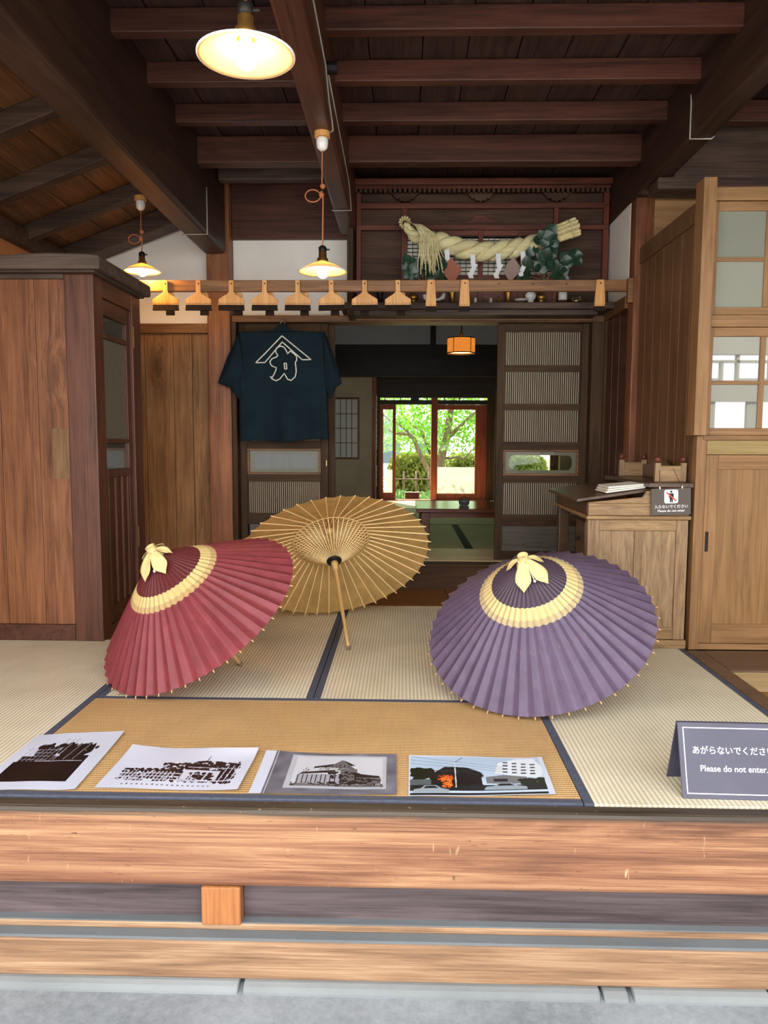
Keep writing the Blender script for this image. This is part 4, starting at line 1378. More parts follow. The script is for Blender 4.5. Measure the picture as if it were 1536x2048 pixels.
# little gallery with ball finials
ga = B(1.305, 1.42, 3.955, 3.975, .843, .925).build('gallery', M['oakx'], dk, bevel=.003)
B(1.305, 1.42, 4.605, 4.625, .843, .925).build('gallery_end', M['oakx'], ga, bevel=.003)
MB().prism([(3.976, .843), (4.604, .843), (4.604, .915), (4.48, .92), (4.42, .945), (4.20, .945), (4.14, .92), (3.976, .915)], 1.416, 1.428, 'x').build('gallery_back', M['desktop'], ga, bevel=.002)
for px, py in ((1.296, 3.965), (1.426, 3.965), (1.296, 4.615), (1.426, 4.615)):
    B(px - .014, px + .014, py - .014, py + .014, .843, .940).build('gallery_post', M['oak'], ga, bevel=.003)
    MB().ball((px, py, .957), .017).build('finial', M['redwood'], ga, smooth=True)

bk = thing('ledger', 'thick stack of white paper lying on the desk', 'paper', (1.12, 4.0, .77))
DZ = .014
for k in range(3):
    MB().hexa([(1.035 + .006 * k, 3.945 + .004 * k, .768 + DZ + .012 * k + .002), (1.235, 3.95, .797 + DZ + .008 * k), (1.235, 4.18, .797 + DZ + .008 * k), (1.035 + .006 * k, 4.17, .768 + DZ + .012 * k + .002),
               (1.035 + .006 * k, 3.945 + .004 * k, .779 + DZ + .012 * k), (1.235, 3.95, .804 + DZ + .008 * k), (1.235, 4.18, .804 + DZ + .008 * k), (1.035 + .006 * k, 4.17, .779 + DZ + .012 * k)]).build('paper_sheaf', M['paper'], bk, bevel=.002)


def text_mesh(body, size, name, mat, parent, loc, rot, shear=0.0, bold=0.0, sx=1.0):
    cu_ = bpy.data.curves.new(name, 'FONT')
    cu_.body = body
    cu_.size = size
    cu_.align_x = 'CENTER'
    cu_.align_y = 'CENTER'
    cu_.extrude = .0004
    cu_.offset = bold
    cu_.resolution_u = 3
    ob = bpy.data.objects.new(name, cu_)
    COL.objects.link(ob)
    dg = bpy.context.evaluated_depsgraph_get()
    me = bpy.data.meshes.new_from_object(ob.evaluated_get(dg))
    bpy.data.objects.remove(ob, do_unlink=True)
    me.materials.clear()
    me.materials.append(mat)
    o = bpy.data.objects.new(name, me)
    COL.objects.link(o)
    o.parent = parent
    o.location = loc
    o.rotation_euler = rot
    o.scale = (sx, 1, 1)
    return o


text_mesh('8', .017, 'stamped_mark', M['bark'], base, (.152, -.0032, .5 - .197), (PI / 2, 0, 0))

# small sign hung on the desk by a chain
M['signgrey'] = plain('grey_sign', (92, 84, 78), .6, .3)
M['signwhite'] = plain('sign_white', (240, 240, 240), .7, .2)
M['signred'] = plain('sign_red', (206, 92, 78), .7, .2)
M['signblack'] = plain('sign_black', (40, 44, 46), .7, .2)
sg = thing('hanging_sign', 'small grey no-entry sign hanging on the desk end', 'sign', (1.334, 3.852, .683))
sg.rotation_euler = (0, math.radians(-2.0), 0)
MB().box(-.098, .098, -.003, .003, 0, .134).build('board', M['signgrey'], sg, local=True, bevel=.002)
m = MB()
pts = []
for cx, cz, a0 in ((.024, .024, 0), (-.024, .024, 90), (-.024, -.024, 180), (.024, -.024, 270)):
    for k in range(6):
        a = math.radians(a0 + 18 * k)
        pts.append((cx + .010 * math.cos(a), .093 + cz + .010 * math.sin(a)))
m.prism(pts, -.0042, -.003, 'y')
m.build('pictogram_field', M['signwhite'], sg, local=True)
m = MB()
m.prism([(.0 + .0055 * math.cos(2 * PI * k / 12), .117 + .0055 * math.sin(2 * PI * k / 12)) for k in range(12)], -.0052, -.0042, 'y')
m.build('pictogram_head', M['signblack'], sg, local=True)
m = MB()
m.prism([(-.011, .109), (.011, .109), (.012, .086), (.009, .086), (.008, .100), (.007, .064), (.0015, .064), (0, .084), (-.0015, .064), (-.007, .064), (-.008, .100), (-.009, .086), (-.012, .086)], -.0052, -.0042, 'y')
m.build('pictogram_body', M['signblack'], sg, local=True)
MB().hexa([(-.026, -.0062, .112), (.022, -.0062, .068), (.022, -.0052, .068), (-.026, -.0052, .112), (-.022, -.0062, .117), (.026, -.0062, .073), (.026, -.0052, .073), (-.022, -.0052, .117)]).build('pictogram_bar', M['signred'], sg, local=True)
RX = (PI / 2, 0, 0)
text_mesh('入らないでください', .0185, 'lettering', M['signwhite'], sg, (0, -.0035, .042), RX, bold=.0002)
text_mesh('Please do not enter', .0168, 'lettering', M['signwhite'], sg, (0, -.0035, .022), RX, bold=.0002)
for xx, top in ((-.055, (-.040, .055, .22)), (.055, (.03, .055, .23))):
    MB().tube([(xx, -.004, .136), (xx, 0, .143), (xx, .004, .136), (xx, 0, .127)], .003, 6, closed=True).build('ring', M['ceramic'], sg, local=True)
    MB().tube([(xx, 0, .141), ((xx + top[0]) / 2, .03, .182), top], .002, 6).build('chain', M['brass'], sg, local=True)

# standing sign on the front mat
M['signdark'] = plain('dark_sign_board', (66, 64, 80), .35, .45, var=.12, scale=6)
st = thing('standing_sign', 'dark folded standing sign with white lettering on the mat', 'sign', (.988, 2.2, 0))
st.rotation_euler = (0, 0, math.radians(-1.5))
W, Hh, lean_ = .158, .205, .075


def slab(y0, y1, name):
    MB().hexa([(-W, y0, 0), (W, y0, 0), (W, y0 + .006, 0), (-W, y0 + .006, 0), (-W, y1, Hh), (W, y1, Hh), (W, y1 + .006, Hh), (-W, y1 + .006, Hh)]).build(name, M['signdark'], st, local=True, bevel=.0015)


slab(0, lean_, 'front_leaf')
slab(.150, lean_ + .0065, 'rear_leaf')
aa = math.atan2(Hh, lean_)
UP = Vector((0, math.cos(aa), math.sin(aa)))
NRM = Vector((0, -math.sin(aa), math.cos(aa)))
SL = math.hypot(Hh, lean_)


def onface(x, s, e=.0008):
    return Vector((x, 0, 0)) + UP * s + NRM * e


def facebar(x0, x1, s0, s1):
    p = [onface(x0, s0, .0001), onface(x1, s0, .0001), onface(x1, s0, .0011), onface(x0, s0, .0011), onface(x0, s1, .0001), onface(x1, s1, .0001), onface(x1, s1, .0011), onface(x0, s1, .0011)]
    MB().hexa(p).build('border_line', M['signwhite'], st, local=True)


b0, w0 = .014, .0028
facebar(-W + b0, W - b0, b0, b0 + w0)
facebar(-W + b0, W - b0, SL - b0 - w0, SL - b0)
facebar(-W + b0, -W + b0 + w0, b0 + w0, SL - b0 - w0)
facebar(W - b0 - w0, W - b0, b0 + w0, SL - b0 - w0)
RS = (aa, 0, 0)
p = onface(.0, .137)
text_mesh('あがらないでください', .0250, 'lettering', M['signwhite'], st, p, RS, bold=.0002, sx=.97)
p = onface(-.002, .086)
text_mesh('Please do not enter.', .0250, 'lettering', M['signwhite'], st, p, RS, bold=.0002, sx=.97)

# ================================================================== paper umbrellas
def canopy_material(name, main, inner, band, lo, hi, R, wear=.5, trans=.25):
    t = NT(name)
    co = t.coord(False)
    s = t.n('ShaderNodeSeparateXYZ')
    t.l(co, s.inputs[0])
    r = t.math('SQRT', t.math('ADD', t.math('MULTIPLY', s.outputs[0], s.outputs[0]), t.math('MULTIPLY', s.outputs[1], s.outputs[1])))
    rc = t.coord(True)
    nz = t.noise(rc, 9, 5, .6, .8)
    fine = t.noise(rc, 70, 4)
    a = lin(main)
    col = t.ramp(nz, [(.3, tuple(x * .82 for x in a[:3]) + (1,)), (.7, tuple(min(1, x * 1.18) for x in a[:3]) + (1,))])
    if band:
        inn = t.math('GREATER_THAN', t.math('MULTIPLY', lo, R), r)
        col = t.mix(inn, col, lin(inner))
        d0 = t.math('GREATER_THAN', r, lo * R)
        d1 = t.math('GREATER_THAN', hi * R, r)
        bc = t.ramp(nz, [(.3, tuple(x * .9 for x in lin(band)[:3]) + (1,)), (.7, lin(band))])
        col = t.mix(t.math('MULTIPLY', d0, d1), col, bc)
        e0 = t.math('MULTIPLY', t.math('GREATER_THAN', r, (hi - .042) * R), t.math('MULTIPLY', d1, .35))
        col = t.mix(e0, col, lin(main))
    t.bump(t.math('ADD', nz, t.math('MULTIPLY', fine, .3)), .35, .006)
    t.set(col, .42, .35)
    tr = t.n('ShaderNodeBsdfTranslucent')
    t.l(col, tr.inputs[0])
    mx = t.n('ShaderNodeMixShader')
    mx.inputs[0].default_value = trans
    t.l(t.bsdf.outputs[0], mx.inputs[1])
    t.l(tr.outputs[0], mx.inputs[2])
    t.l(mx.outputs[0], t.out.inputs[0])
    return t.m


def umbrella(label, centre, R, h, elev, az, L, N, cmat, sag, ribmat, pexp=1.06, cap=True, runner=.225, fj=.40):
    """axis = local z: rim circle at z = 0, tip at z = h, pole down to z = h - L"""
    n = Vector((math.cos(elev) * math.cos(az), math.cos(elev) * math.sin(az), math.sin(elev)))
    u = Vector((-math.sin(az), math.cos(az), 0))
    v = n.cross(u)
    t = bpy.data.objects.new('paper_umbrella', None)
    COL.objects.link(t)
    t.matrix_world = Matrix(((u.x, v.x, n.x, centre[0]), (u.y, v.y, n.y, centre[1]), (u.z, v.z, n.z, centre[2]), (0, 0, 0, 1)))
    tag(t, label, 'umbrella', 'paper umbrellas on the tatami')
    dA = 2 * PI / N
    def prof(q): return h * (1 - q ** pexp)
    sl = math.atan2(h, R)
    def fn(uu, vv):
        q = .045 + (1 - .045) * vv
        bow = 4 * uu * (1 - uu)
        q2 = q * (1 - .020 * bow * vv ** 3)
        bow = .30 * bow + .70 * (1 - abs(2 * uu - 1))
        r = q2 * R
        z = prof(q2) - sag * bow * q
        w = dA * uu
        return (r * math.cos(w), r * math.sin(w), z)
    m = MB()
    m.open = True
    m.grid(fn, 8, 22)
    pm = m.mesh('panel', cmat, True)
    m = MB()
    def ribpt(q, dz): return (q * R, 0, prof(min(q, 1)) - dz - max(0, q - 1) * h)
    qs = [.05, .2, .4, .6, .8, 1.0, 1.014]
    m.tube([ribpt(q, .0042) for q in qs], [.0024, .0030, .0034, .0034, .0033, .0032, .0028], 5)
    rm = m.mesh('rib', ribmat, True)
    m = MB()
    zr = h - runner
    m.tube([(.030, 0, zr), (fj * R, 0, prof(fj) - .010)], [.0026, .0022], 5)
    sm = m.mesh('stretcher', ribmat, True)
    for k in range(N):
        for nm, me in (('panel', pm), ('rib', rm), ('stretcher', sm)):
            o = bpy.data.objects.new(nm, me)
            COL.objects.link(o)
            o.parent = t
            o.rotation_euler = (0, 0, dA * k)
    MB().tube([(fj * R * math.cos(a), fj * R * math.sin(a), prof(fj) - .010) for a in [2 * PI * k / 60 for k in range(60)]], .0030, 6, closed=True).build('thread_ring', THREAD, t, local=True, smooth=True)
    MB().lathe([(.008, h + .004), (.0105, h - .02), (.0100, h - L * .55), (.0095, h - L + .05), (.0100, h - L + .012)], 14).build('pole', M['bamboo'], t, local=True, smooth=True)
    MB().lathe([(.0115, h - L + .016), (.0120, h - L + .003), (.0105, h - L)], 14).build('pole_ferrule', M['bark'], t, local=True)
    MB().lathe([(.0125, zr + .012), (.040, zr + .006), (.042, zr), (.040, zr - .006), (.0125, zr - .008)], 24).build('runner', M['iron'], t, local=True, smooth=True)
    MB().lathe([(.0125, zr - .008), (.020, zr - .010), (.0185, zr - .034), (.015, zr - .040), (.0152, zr - .060), (.0115, zr - .064)], 18).build('runner_collar', M['bamboo'], t, local=True, smooth=True)
    MB().lathe([(.012, h - .04), (.028, h - .030), (.028, h - .012), (.012, h - .004)], 18).build('crown_hub', M['bamboo'], t, local=True, smooth=True)
    if cap:
        CP = plain('cap_paper', (224, 200, 140), .7, .2, var=.12, scale=30) if 'cap_paper' not in bpy.data.materials else bpy.data.materials['cap_paper']
        MB().lathe([(.034, h - .022), (.030, h - .004), (.020, h + .012), (.019, h + .030), (.022, h + .036), (.017, h + .036), (.014, h + .030)], 16).build('cap', CP, t, local=True, smooth=True)
        MB().tube([(.0225 * math.cos(a), .0225 * math.sin(a), h + .012) for a in [2 * PI * k / 20 for k in range(20)]], .003, 6, closed=True).build('cap_cord', M['print'], t, local=True)
        for k, (ang, ln, wd) in enumerate(((-1.35, .096, .031), (-.45, .096, .031), (-2.7, .055, .018), (.55, .055, .018), (2.0, .05, .018))):
            m = MB()
            m.open = True
            ca, sa = math.cos(ang), math.sin(ang)
            def fl(uu, vv, ca=ca, sa=sa, ln=ln, wd=wd):
                r = .020 + ln * vv
                z = h + .014 - (r - .02) * (h / R) * 1.0 + .010 * math.sin(PI * vv) - .002 * vv
                ww = (uu - .5) * 2 * wd * (.40 + .60 * min(1, vv * 1.8)) * (1 if vv < .74 else max(.04, 1 - (vv - .74) / .26))
                z += .008 * abs(uu - .5)
                return (r * ca - ww * sa, r * sa + ww * ca, z)
            m.grid(fl, 6, 10)
            m.build('cap_flap', CP, t, local=True, smooth=True, solid=.0015)
        a = -.9
        MB().tube([(.022 * math.cos(a), .022 * math.sin(a), h + .012), (.040 * math.cos(a), .04 * math.sin(a), h + .012), (.085 * math.cos(a + .05), .085 * math.sin(a + .05), h - .032)], .0022, 6).build('cap_cord', M['print'], t, local=True)
        MB().ball((.088 * math.cos(a + .05), .088 * math.sin(a + .05), h - .034), .006).build('cord_bead', M['ceramic'], t, local=True, smooth=True)
    return t


THREAD = plain('tan_thread', (214, 182, 124), .8, .2)
RIBP = plain('dyed_rib', (206, 160, 116), .5, .3)
um_p = umbrella('purple paper umbrella with cream ring, resting on the mat edge', (.573, 3.196, .478 * math.cos(.985) + .014), .478, .352, .985, -2.072, .683, 48,
                canopy_material('purple_paper', (106, 90, 114), (84, 68, 82), (232, 210, 148), .315, .440, .478), .019, RIBP)
um_r = umbrella('dark red paper umbrella with cream ring', (-.903, 3.329, .477 * math.cos(.931) + .014), .477, .342, .931, -2.331, .711, 48,
                canopy_material('red_paper', (140, 64, 70), (108, 48, 50), (232, 208, 142), .325, .440, .477), .018, RIBP)
um_y = umbrella('yellow paper umbrella seen from inside with bamboo ribs', (-.375, 4.157, .533 * math.cos(.775) + .014), .533, .220, .775, 1.844, .779, 46,
                canopy_material('yellow_paper', (208, 170, 106), (208, 170, 106), None, .2, .3, .533, trans=.42), .004, M['rib_pale'], cap=False, runner=.225, fj=.40)

# ================================================================== photo prints on the mat
def blank(c, h=200, w=290):
    return np.ones((h, w, 3)) * np.array(c, float)


def fill_poly(im, pts, c, a=1.0):
    h, w = im.shape[:2]
    yy, xx = np.mgrid[0:h, 0:w]
    x = (xx + .5) / w
    y = 1 - (yy + .5) / h
    inside = np.zeros((h, w), bool)
    n = len(pts)
    j = n - 1
    for i in range(n):
        (xi, yi), (xj, yj) = pts[i], pts[j]
        cond = ((yi > y) != (yj > y)) & (x < (xj - xi) * (y - yi) / ((yj - yi) + 1e-12) + xi)
        inside ^= cond
        j = i
    im[inside] = im[inside] * (1 - a) + np.array(c, float) * a


def rect(im, x0, y0, x1, y1, c, a=1.0):
    h, w = im.shape[:2]
    s = im[int((1 - y1) * h):max(int((1 - y0) * h), int((1 - y1) * h) + 1), int(x0 * w):max(int(x1 * w), int(x0 * w) + 1)]
    s[:] = s * (1 - a) + np.array(c, float) * a


def line(im, x0, y0, x1, y1, c, w=.006):
    dx, dy = x1 - x0, y1 - y0
    l = math.hypot(dx, dy) + 1e-9
    nx, ny = -dy / l * w / 2, dx / l * w / 2
    fill_poly(im, [(x0 + nx, y0 + ny * 1.4), (x1 + nx, y1 + ny * 1.4), (x1 - nx, y1 - ny * 1.4), (x0 - nx, y0 - ny * 1.4)], c)


def blotch(im, x0, y0, x1, y1, c, n, r, seed=0):
    rg = random.Random(seed)
    for _ in range(n):
        a, b = rg.uniform(x0, x1), rg.uniform(y0, y1)
        q = r * rg.uniform(.4, 1.2)
        fill_poly(im, [(a + q * math.cos(t) * rg.uniform(.7, 1.2), b + q * 1.4 * math.sin(t) * rg.uniform(.7, 1.2)) for t in [k * PI / 3.5 for k in range(7)]], c)


WHT = (.80, .83, .90)


def print_night():
    im = blank(WHT)
    K = (.035, .03, .045)
    rect(im, .09, .13, .83, .46, K)
    blotch(im, .22, .52, .80, .78, K, 200, .030, 1)
    rect(im, .12, .44, .83, .56, K)
    for k in range(9):
        x = .12 + k * .045
        line(im, x, .47, x + .02, .74 - .02 * k * (k < 4), (.62, .64, .70), .005)
    for y in (.50, .56, .62, .68): line(im, .11, y, .40, y + .012, (.60, .62, .68), .005)
    for x in (.46, .58, .68): line(im, x, .50, x + .05, .80, (.72, .74, .8), .005)
    line(im, .3, .48, .8, .47, (.7, .72, .78), .008)
    for x in (.42, .48, .53): line(im, x, .78, x + .02, .90, K, .005)
    line(im, .74, .66, .83, .70, K, .006)
    blotch(im, .83, .70, .84, .72, K, 4, .018, 2)
    return im


def print_scene():
    im = blank(WHT)
    K = (.06, .05, .08)
    blotch(im, .10, .18, .88, .46, K, 520, .017, 3)
    blotch(im, .36, .38, .90, .60, K, 330, .018, 4)
    blotch(im, .78, .16, .92, .62, K, 120, .018, 14)
    blotch(im, .58, .55, .92, .68, K, 60, .022, 5)
    for k in range(14):
        x = .10 + k * .028
        line(im, x, .16, x + .012, .40, WHT, .007)
    for y in (.20, .27, .34): line(im, .08, y, .54, y + .02, WHT, .010)
    rect(im, .54, .22, .80, .46, (.78, .80, .86))
    blotch(im, .60, .24, .76, .40, K, 60, .018, 6)
    line(im, .60, .22, .62, .46, WHT, .010)
    line(im, .70, .22, .72, .46, WHT, .010)
    line(im, .52, .20, .92, .22, WHT, .014)
    for x in (.82, .86, .90): line(im, x, .18, x + .02, .60, WHT, .006)
    line(im, .55, .52, .9, .53, WHT, .008)
    line(im, .66, .68, .665, .80, K, .006)
    rg = random.Random(8)
    for k in range(18):
        x = .16 + k * .036
        rect(im, x, .085, x + .014, .10 + .012 * rg.random(), (.35, .35, .42))
    return im


def print_house():
    im = blank((.42, .42, .47))
    rg = np.random.default_rng(3)
    sm = rg.normal(size=(10, 14))
    sm = np.kron(sm, np.ones((21, 22)))[:200, :290]
    for _ in range(5): sm = (np.roll(sm, 5, 0) + np.roll(sm, -5, 0) + np.roll(sm, 5, 1) + np.roll(sm, -5, 1)) / 4
    im += (sm * .05)[..., None]
    rect(im, 0, 0, .085, 1, WHT)
    line(im, .10, 0, .10, 1, (.7, .72, .76), .01)
    rect(im, .22, .12, .93, .93, (.70, .72, .76))
    rect(im, .26, .17, .90, .89, (.78, .80, .84))
    D, G = (.14, .12, .13), (.40, .39, .41)
    fill_poly(im, [(.40, .60), (.70, .68), (.62, .80), (.56, .72), (.40, .64)], D)
    rect(im, .44, .48, .68, .62, (.70, .71, .74))
    fill_poly(im, [(.30, .45), (.56, .50), (.56, .56), (.32, .50)], D)
    fill_poly(im, [(.50, .62), (.60, .82), (.70, .60)], G)
    for x in (.53, .56, .59, .62, .65): line(im, x, .62, x, .70, D, .006)
    blotch(im, .30, .50, .70, .62, (.30, .29, .30), 60, .008, 14)
    rect(im, .29, .22, .60, .45, (.62, .63, .67))
    for k in range(9): line(im, .30 + k * .033, .24, .30 + k * .033, .44, D, .007)
    rect(im, .60, .22, .72, .60, G)
    blotch(im, .52, .22, .74, .52, D, 60, .018, 4)
    fill_poly(im, [(.70, .50), (.88, .44), (.88, .40), (.70, .40)], D)
    rect(im, .72, .24, .89, .40, G)
    blotch(im, .70, .24, .89, .38, D, 40, .016, 5)
    rect(im, .26, .17, .90, .23, (.44, .43, .44))
    blotch(im, .26, .18, .90, .26, D, 70, .010, 6)
    return im


def print_street():
    im = blank((.70, .78, .87))
    for k in range(200):
        im[k] += (k / 200 - .3) * .12
    D = (.05, .06, .07)
    blotch(im, .02, .42, .16, .68, (.05, .09, .06), 60, .035, 1)
    fill_poly(im, [(.14, .48), (.26, .72), (.42, .70), (.52, .58), (.54, .48)], (.09, .10, .10))
    rect(im, .15, .22, .52, .50, (.10, .09, .08))
    line(im, .18, .62, .46, .60, (.22, .22, .22), .01)
    rect(im, 0, .12, 1, .26, (.12, .14, .15))
    rect(im, 0, .26, .16, .40, (.34, .38, .40))
    blotch(im, .21, .38, .31, .50, (.80, .32, .08), 60, .013, 2)
    blotch(im, .24, .20, .30, .42, (.88, .36, .09), 90, .012, 4)
    blotch(im, .23, .22, .30, .46, (.98, .58, .24), 50, .008, 3)
    blotch(im, .14, .22, .52, .48, (.03, .03, .03), 40, .012, 9)
    blotch(im, .16, .50, .50, .64, (.16, .17, .18), 60, .008, 10)
    fill_poly(im, [(.55, .30), (.55, .46), (.68, .52), (.84, .46), (.84, .28)], (.46, .47, .48))
    rect(im, .60, .34, .70, .42, (.14, .15, .16))
    fill_poly(im, [(.62, .56), (.94, .42), (.98, .66), (.93, .96), (.80, .96), (.66, .84)], (.86, .89, .92))
    for r in range(4):
        for q in range(4):
            x = .68 + q * .065 + r * .006
            y = .58 + r * .085 - q * .02
            rect(im, x, y, x + .036, y + .035, (.22, .26, .30))
    blotch(im, .80, .26, .96, .40, (.12, .16, .10), 50, .03, 7)
    for (x, y, w) in ((.02, .08, .26), (.52, .14, .30)):
        fill_poly(im, [(x, y), (x + .02, y + .08), (x + w * .25, y + .10), (x + w * .36, y + .17), (x + w * .66, y + .17), (x + w * .8, y + .10), (x + w, y + .07), (x + w, y)], (.60, .66, .70))
        fill_poly(im, [(x + w * .32, y + .10), (x + w * .39, y + .155), (x + w * .63, y + .155), (x + w * .72, y + .10)], (.10, .12, .14))
    rect(im, 0, 0, 1, .07, (.10, .12, .12))
    line(im, .33, .20, .34, .86, (.80, .82, .84), .009)
    line(im, .34, .84, .40, .96, (.12, .12, .13), .006)
    for y0, y1 in ((.98, .72), (.90, .66), (.82, .60)): line(im, 0, y0, .7, y1, (.20, .22, .25), .004)
    rect(im, 0, 0, .012, 1, WHT)
    rect(im, 0, .975, 1, 1, WHT)
    rect(im, 0, 0, 1, .02, WHT)
    fill_poly(im, [(.955, .0), (.97, 1), (1, 1), (1, 0)], WHT)
    return im


def photo_mat(name):
    t = NT(name)
    a = t.n('ShaderNodeAttribute')
    a.attribute_name = 'ink'
    return t.set(a.outputs['Color'], .38, .45)


def photo(label, quad, im, seed, curl=.006):
    """paper sheet lying on the mat; quad = far-left, far-right, near-right, near-left corners (x, y)"""
    h, w = im.shape[:2]
    FL, FR, NR, NL = (np.array(q, float) for q in quad)
    u = np.linspace(0, 1, w + 1)[None, :, None]
    v = np.linspace(0, 1, h + 1)[:, None, None]
    P = (FL * (1 - u) + FR * u) * (1 - v) + (NL * (1 - u) + NR * u) * v
    U = np.broadcast_to(u[..., 0], (h + 1, w + 1))
    V = np.broadcast_to(v[..., 0], (h + 1, w + 1))
    rg = np.random.default_rng(seed)
    a, b = rg.uniform(0, 6, 2)
    Z = .0035 + curl * (np.clip(1 - V * 3.0, 0, 1) ** 2 * (.5 + .5 * np.cos(U * 5 + a)) + np.clip(U * 3 - 2.2, 0, 1) ** 2 * .9) + .0010 * np.sin(U * 9 + V * 4 + b)
    co = np.dstack([P, Z]).reshape(-1, 3)
    o0 = np.array([co[:, 0].mean(), co[:, 1].mean(), 0])
    co = co - o0
    me = bpy.data.meshes.new('photo_print')
    idx = np.arange((h + 1) * (w + 1)).reshape(h + 1, w + 1)
    F = np.stack([idx[1:, :-1], idx[1:, 1:], idx[:-1, 1:], idx[:-1, :-1]], -1).reshape(-1, 4)
    me.vertices.add(len(co))
    me.vertices.foreach_set('co', co.ravel())
    me.loops.add(F.size)
    me.polygons.add(len(F))
    me.polygons.foreach_set('loop_start', np.arange(0, F.size, 4))
    me.loops.foreach_set('vertex_index', F.ravel())
    me.update(calc_edges=True)
    at_ = me.attributes.new('ink', 'FLOAT_COLOR', 'FACE')
    c = np.clip(im, 0, 1).reshape(-1, 3)
    c = np.where(c <= .04045, c / 12.92, ((c + .055) / 1.055) ** 2.4)
    at_.data.foreach_set('color', np.hstack([c, np.ones((len(c), 1))]).ravel())
    me.materials.append(PM)
    me.polygons.foreach_set('use_smooth', [True] * len(me.polygons))
    t = thing('photo_print', label, 'photo', tuple(o0), 'photo prints on the tan mat')
    o = bpy.data.objects.new('printed_sheet', me)
    COL.objects.link(o)
    o.parent = t


PM = photo_mat('photo_ink')
photo('high-contrast photo print of a dark timber frame, at the mat corner', [(-1.291, 2.612), (-.990, 2.646), (-.976, 2.193), (-1.282, 2.184)], print_night(), 1)
photo('white print of a crowded timber building with a caption line', [(-.921, 2.527), (-.480, 2.496), (-.489, 2.200), (-.926, 2.211)], print_scene(), 2, .010)
photo('sepia photo print of a two-storey house on a grey mount', [(-.455, 2.497), (-.017, 2.479), (-.014, 2.193), (-.455, 2.190)], print_house(), 3, .004)
photo('colour photo print of a street with cars and orange banners', [(.025, 2.472), (.464, 2.475), (.459, 2.209), (.021, 2.184)], print_street(), 4, .005)

# ================================================================== back room furniture
tb = thing('low_table', 'low polished dark wooden table in the back room', 'table', (.55, 6.8, FZ))
TW = wood('table_wood', (62, 34, 26), (112, 66, 50), 'x', .12, .6, blotch=.2)
B(.112, 1.18, 6.38, 7.24, .448, .482).build('table_top', TW, tb, bevel=.006)
B(.15, 1.14, 6.42, 6.45, .405, .447).build('apron', TW, tb, bevel=.003)
B(.15, 1.14, 7.17, 7.20, .405, .447).build('apron', TW, tb, bevel=.003)
for px in (.15, 1.06):
    for py in (6.41, 7.14):
        B(px, px + .075, py, py + .07, FZ + .001, .447).build('leg', TW, tb, bevel=.006)
for px in (.155, 1.11):
    B(px, px + .03, 6.49, 7.13, .405, .447).build('apron', TW, tb)
cp = thing('tea_bowl', 'striped grey tea bowl standing on the low table', 'bowl', (.535, 6.75, .482))
MB().lathe([(.030, .001), (.042, .004), (.048, .03), (.045, .055), (.040, .055), (.040, .03), (.03, .012)], 20, (.535, 6.75, .482)).build('bowl_body', plain('glazed_grey', (96, 100, 96), .3, .5, var=.4, scale=30), cp, smooth=True)
MB().lathe([(.046, .0555), (.047, .062), (.030, .070), (.012, .072), (.012, .080), (.001, .082)], 20, (.535, 6.75, .482)).build('lid', M['lintel'], cp, smooth=True)
ln = thing('paper_lantern', 'round orange paper lantern glowing in the back room', 'lantern', (.51, 7.0, 1.82), )
def lantern_mat():
    t = NT('orange_paper_glow')
    nz = t.noise(t.coord(), 60, 4)
    e = t.n('ShaderNodeEmission')
    t.l(t.ramp(nz, [(.3, lin((232, 122, 40))), (.7, lin((246, 156, 66)))]), e.inputs[0])
    e.inputs[1].default_value = .17
    t.l(e.outputs[0], t.out.inputs[0])
    return t.m
m = MB(); m.open = True
m.lathe([(.122, .008), (.122, .132)], 40, (.51, 7.0, 1.82))
m.f = m.f[:40]
m.build('lantern_shade', lantern_mat(), ln, smooth=True, solid=.002)
for z in (.004, .134):
    MB().lathe([(.119, z - .004), (.126, z - .004), (.126, z + .004), (.119, z + .004), (.119, z - .004)], 40, (.51, 7.0, 1.82), False).build('lantern_ring', M['iron'], ln)
for a in (-2.2, -.9, .6, 2.0):
    px, py = .51 + .1245 * math.cos(a), 7.0 + .1245 * math.sin(a)
    MB().tube([(px, py, 1.828), (px, py, 1.950)], .003, 6).build('lantern_rib', M['iron'], ln)
m = MB()
m.lathe([(.001, .016), (.117, .016), (.117, .020), (.001, .020)], 32, (.51, 7.0, 1.82))
m.build('diffuser', glow('lantern_light', (255, 196, 120), 1.2), ln)
MB().tube([(.51, 7.0, 1.955), (.51, 7.0, 1.99), (.512, 7.0, 2.02), (.51, 7.0, 2.599)], .006, 8).build('lantern_cord', M['iron'], ln)
MB().lathe([(.014, 0), (.026, .012), (.014, .03), (.022, .042), (.008, .056)], 12, (.51, 7.0, 1.955)).build('lantern_knot', M['brass'], ln, smooth=True)
MB().tube([(.39, 7.0, 1.957), (.63, 7.0, 1.957)], .003, 6).build('lantern_bar', M['iron'], ln)

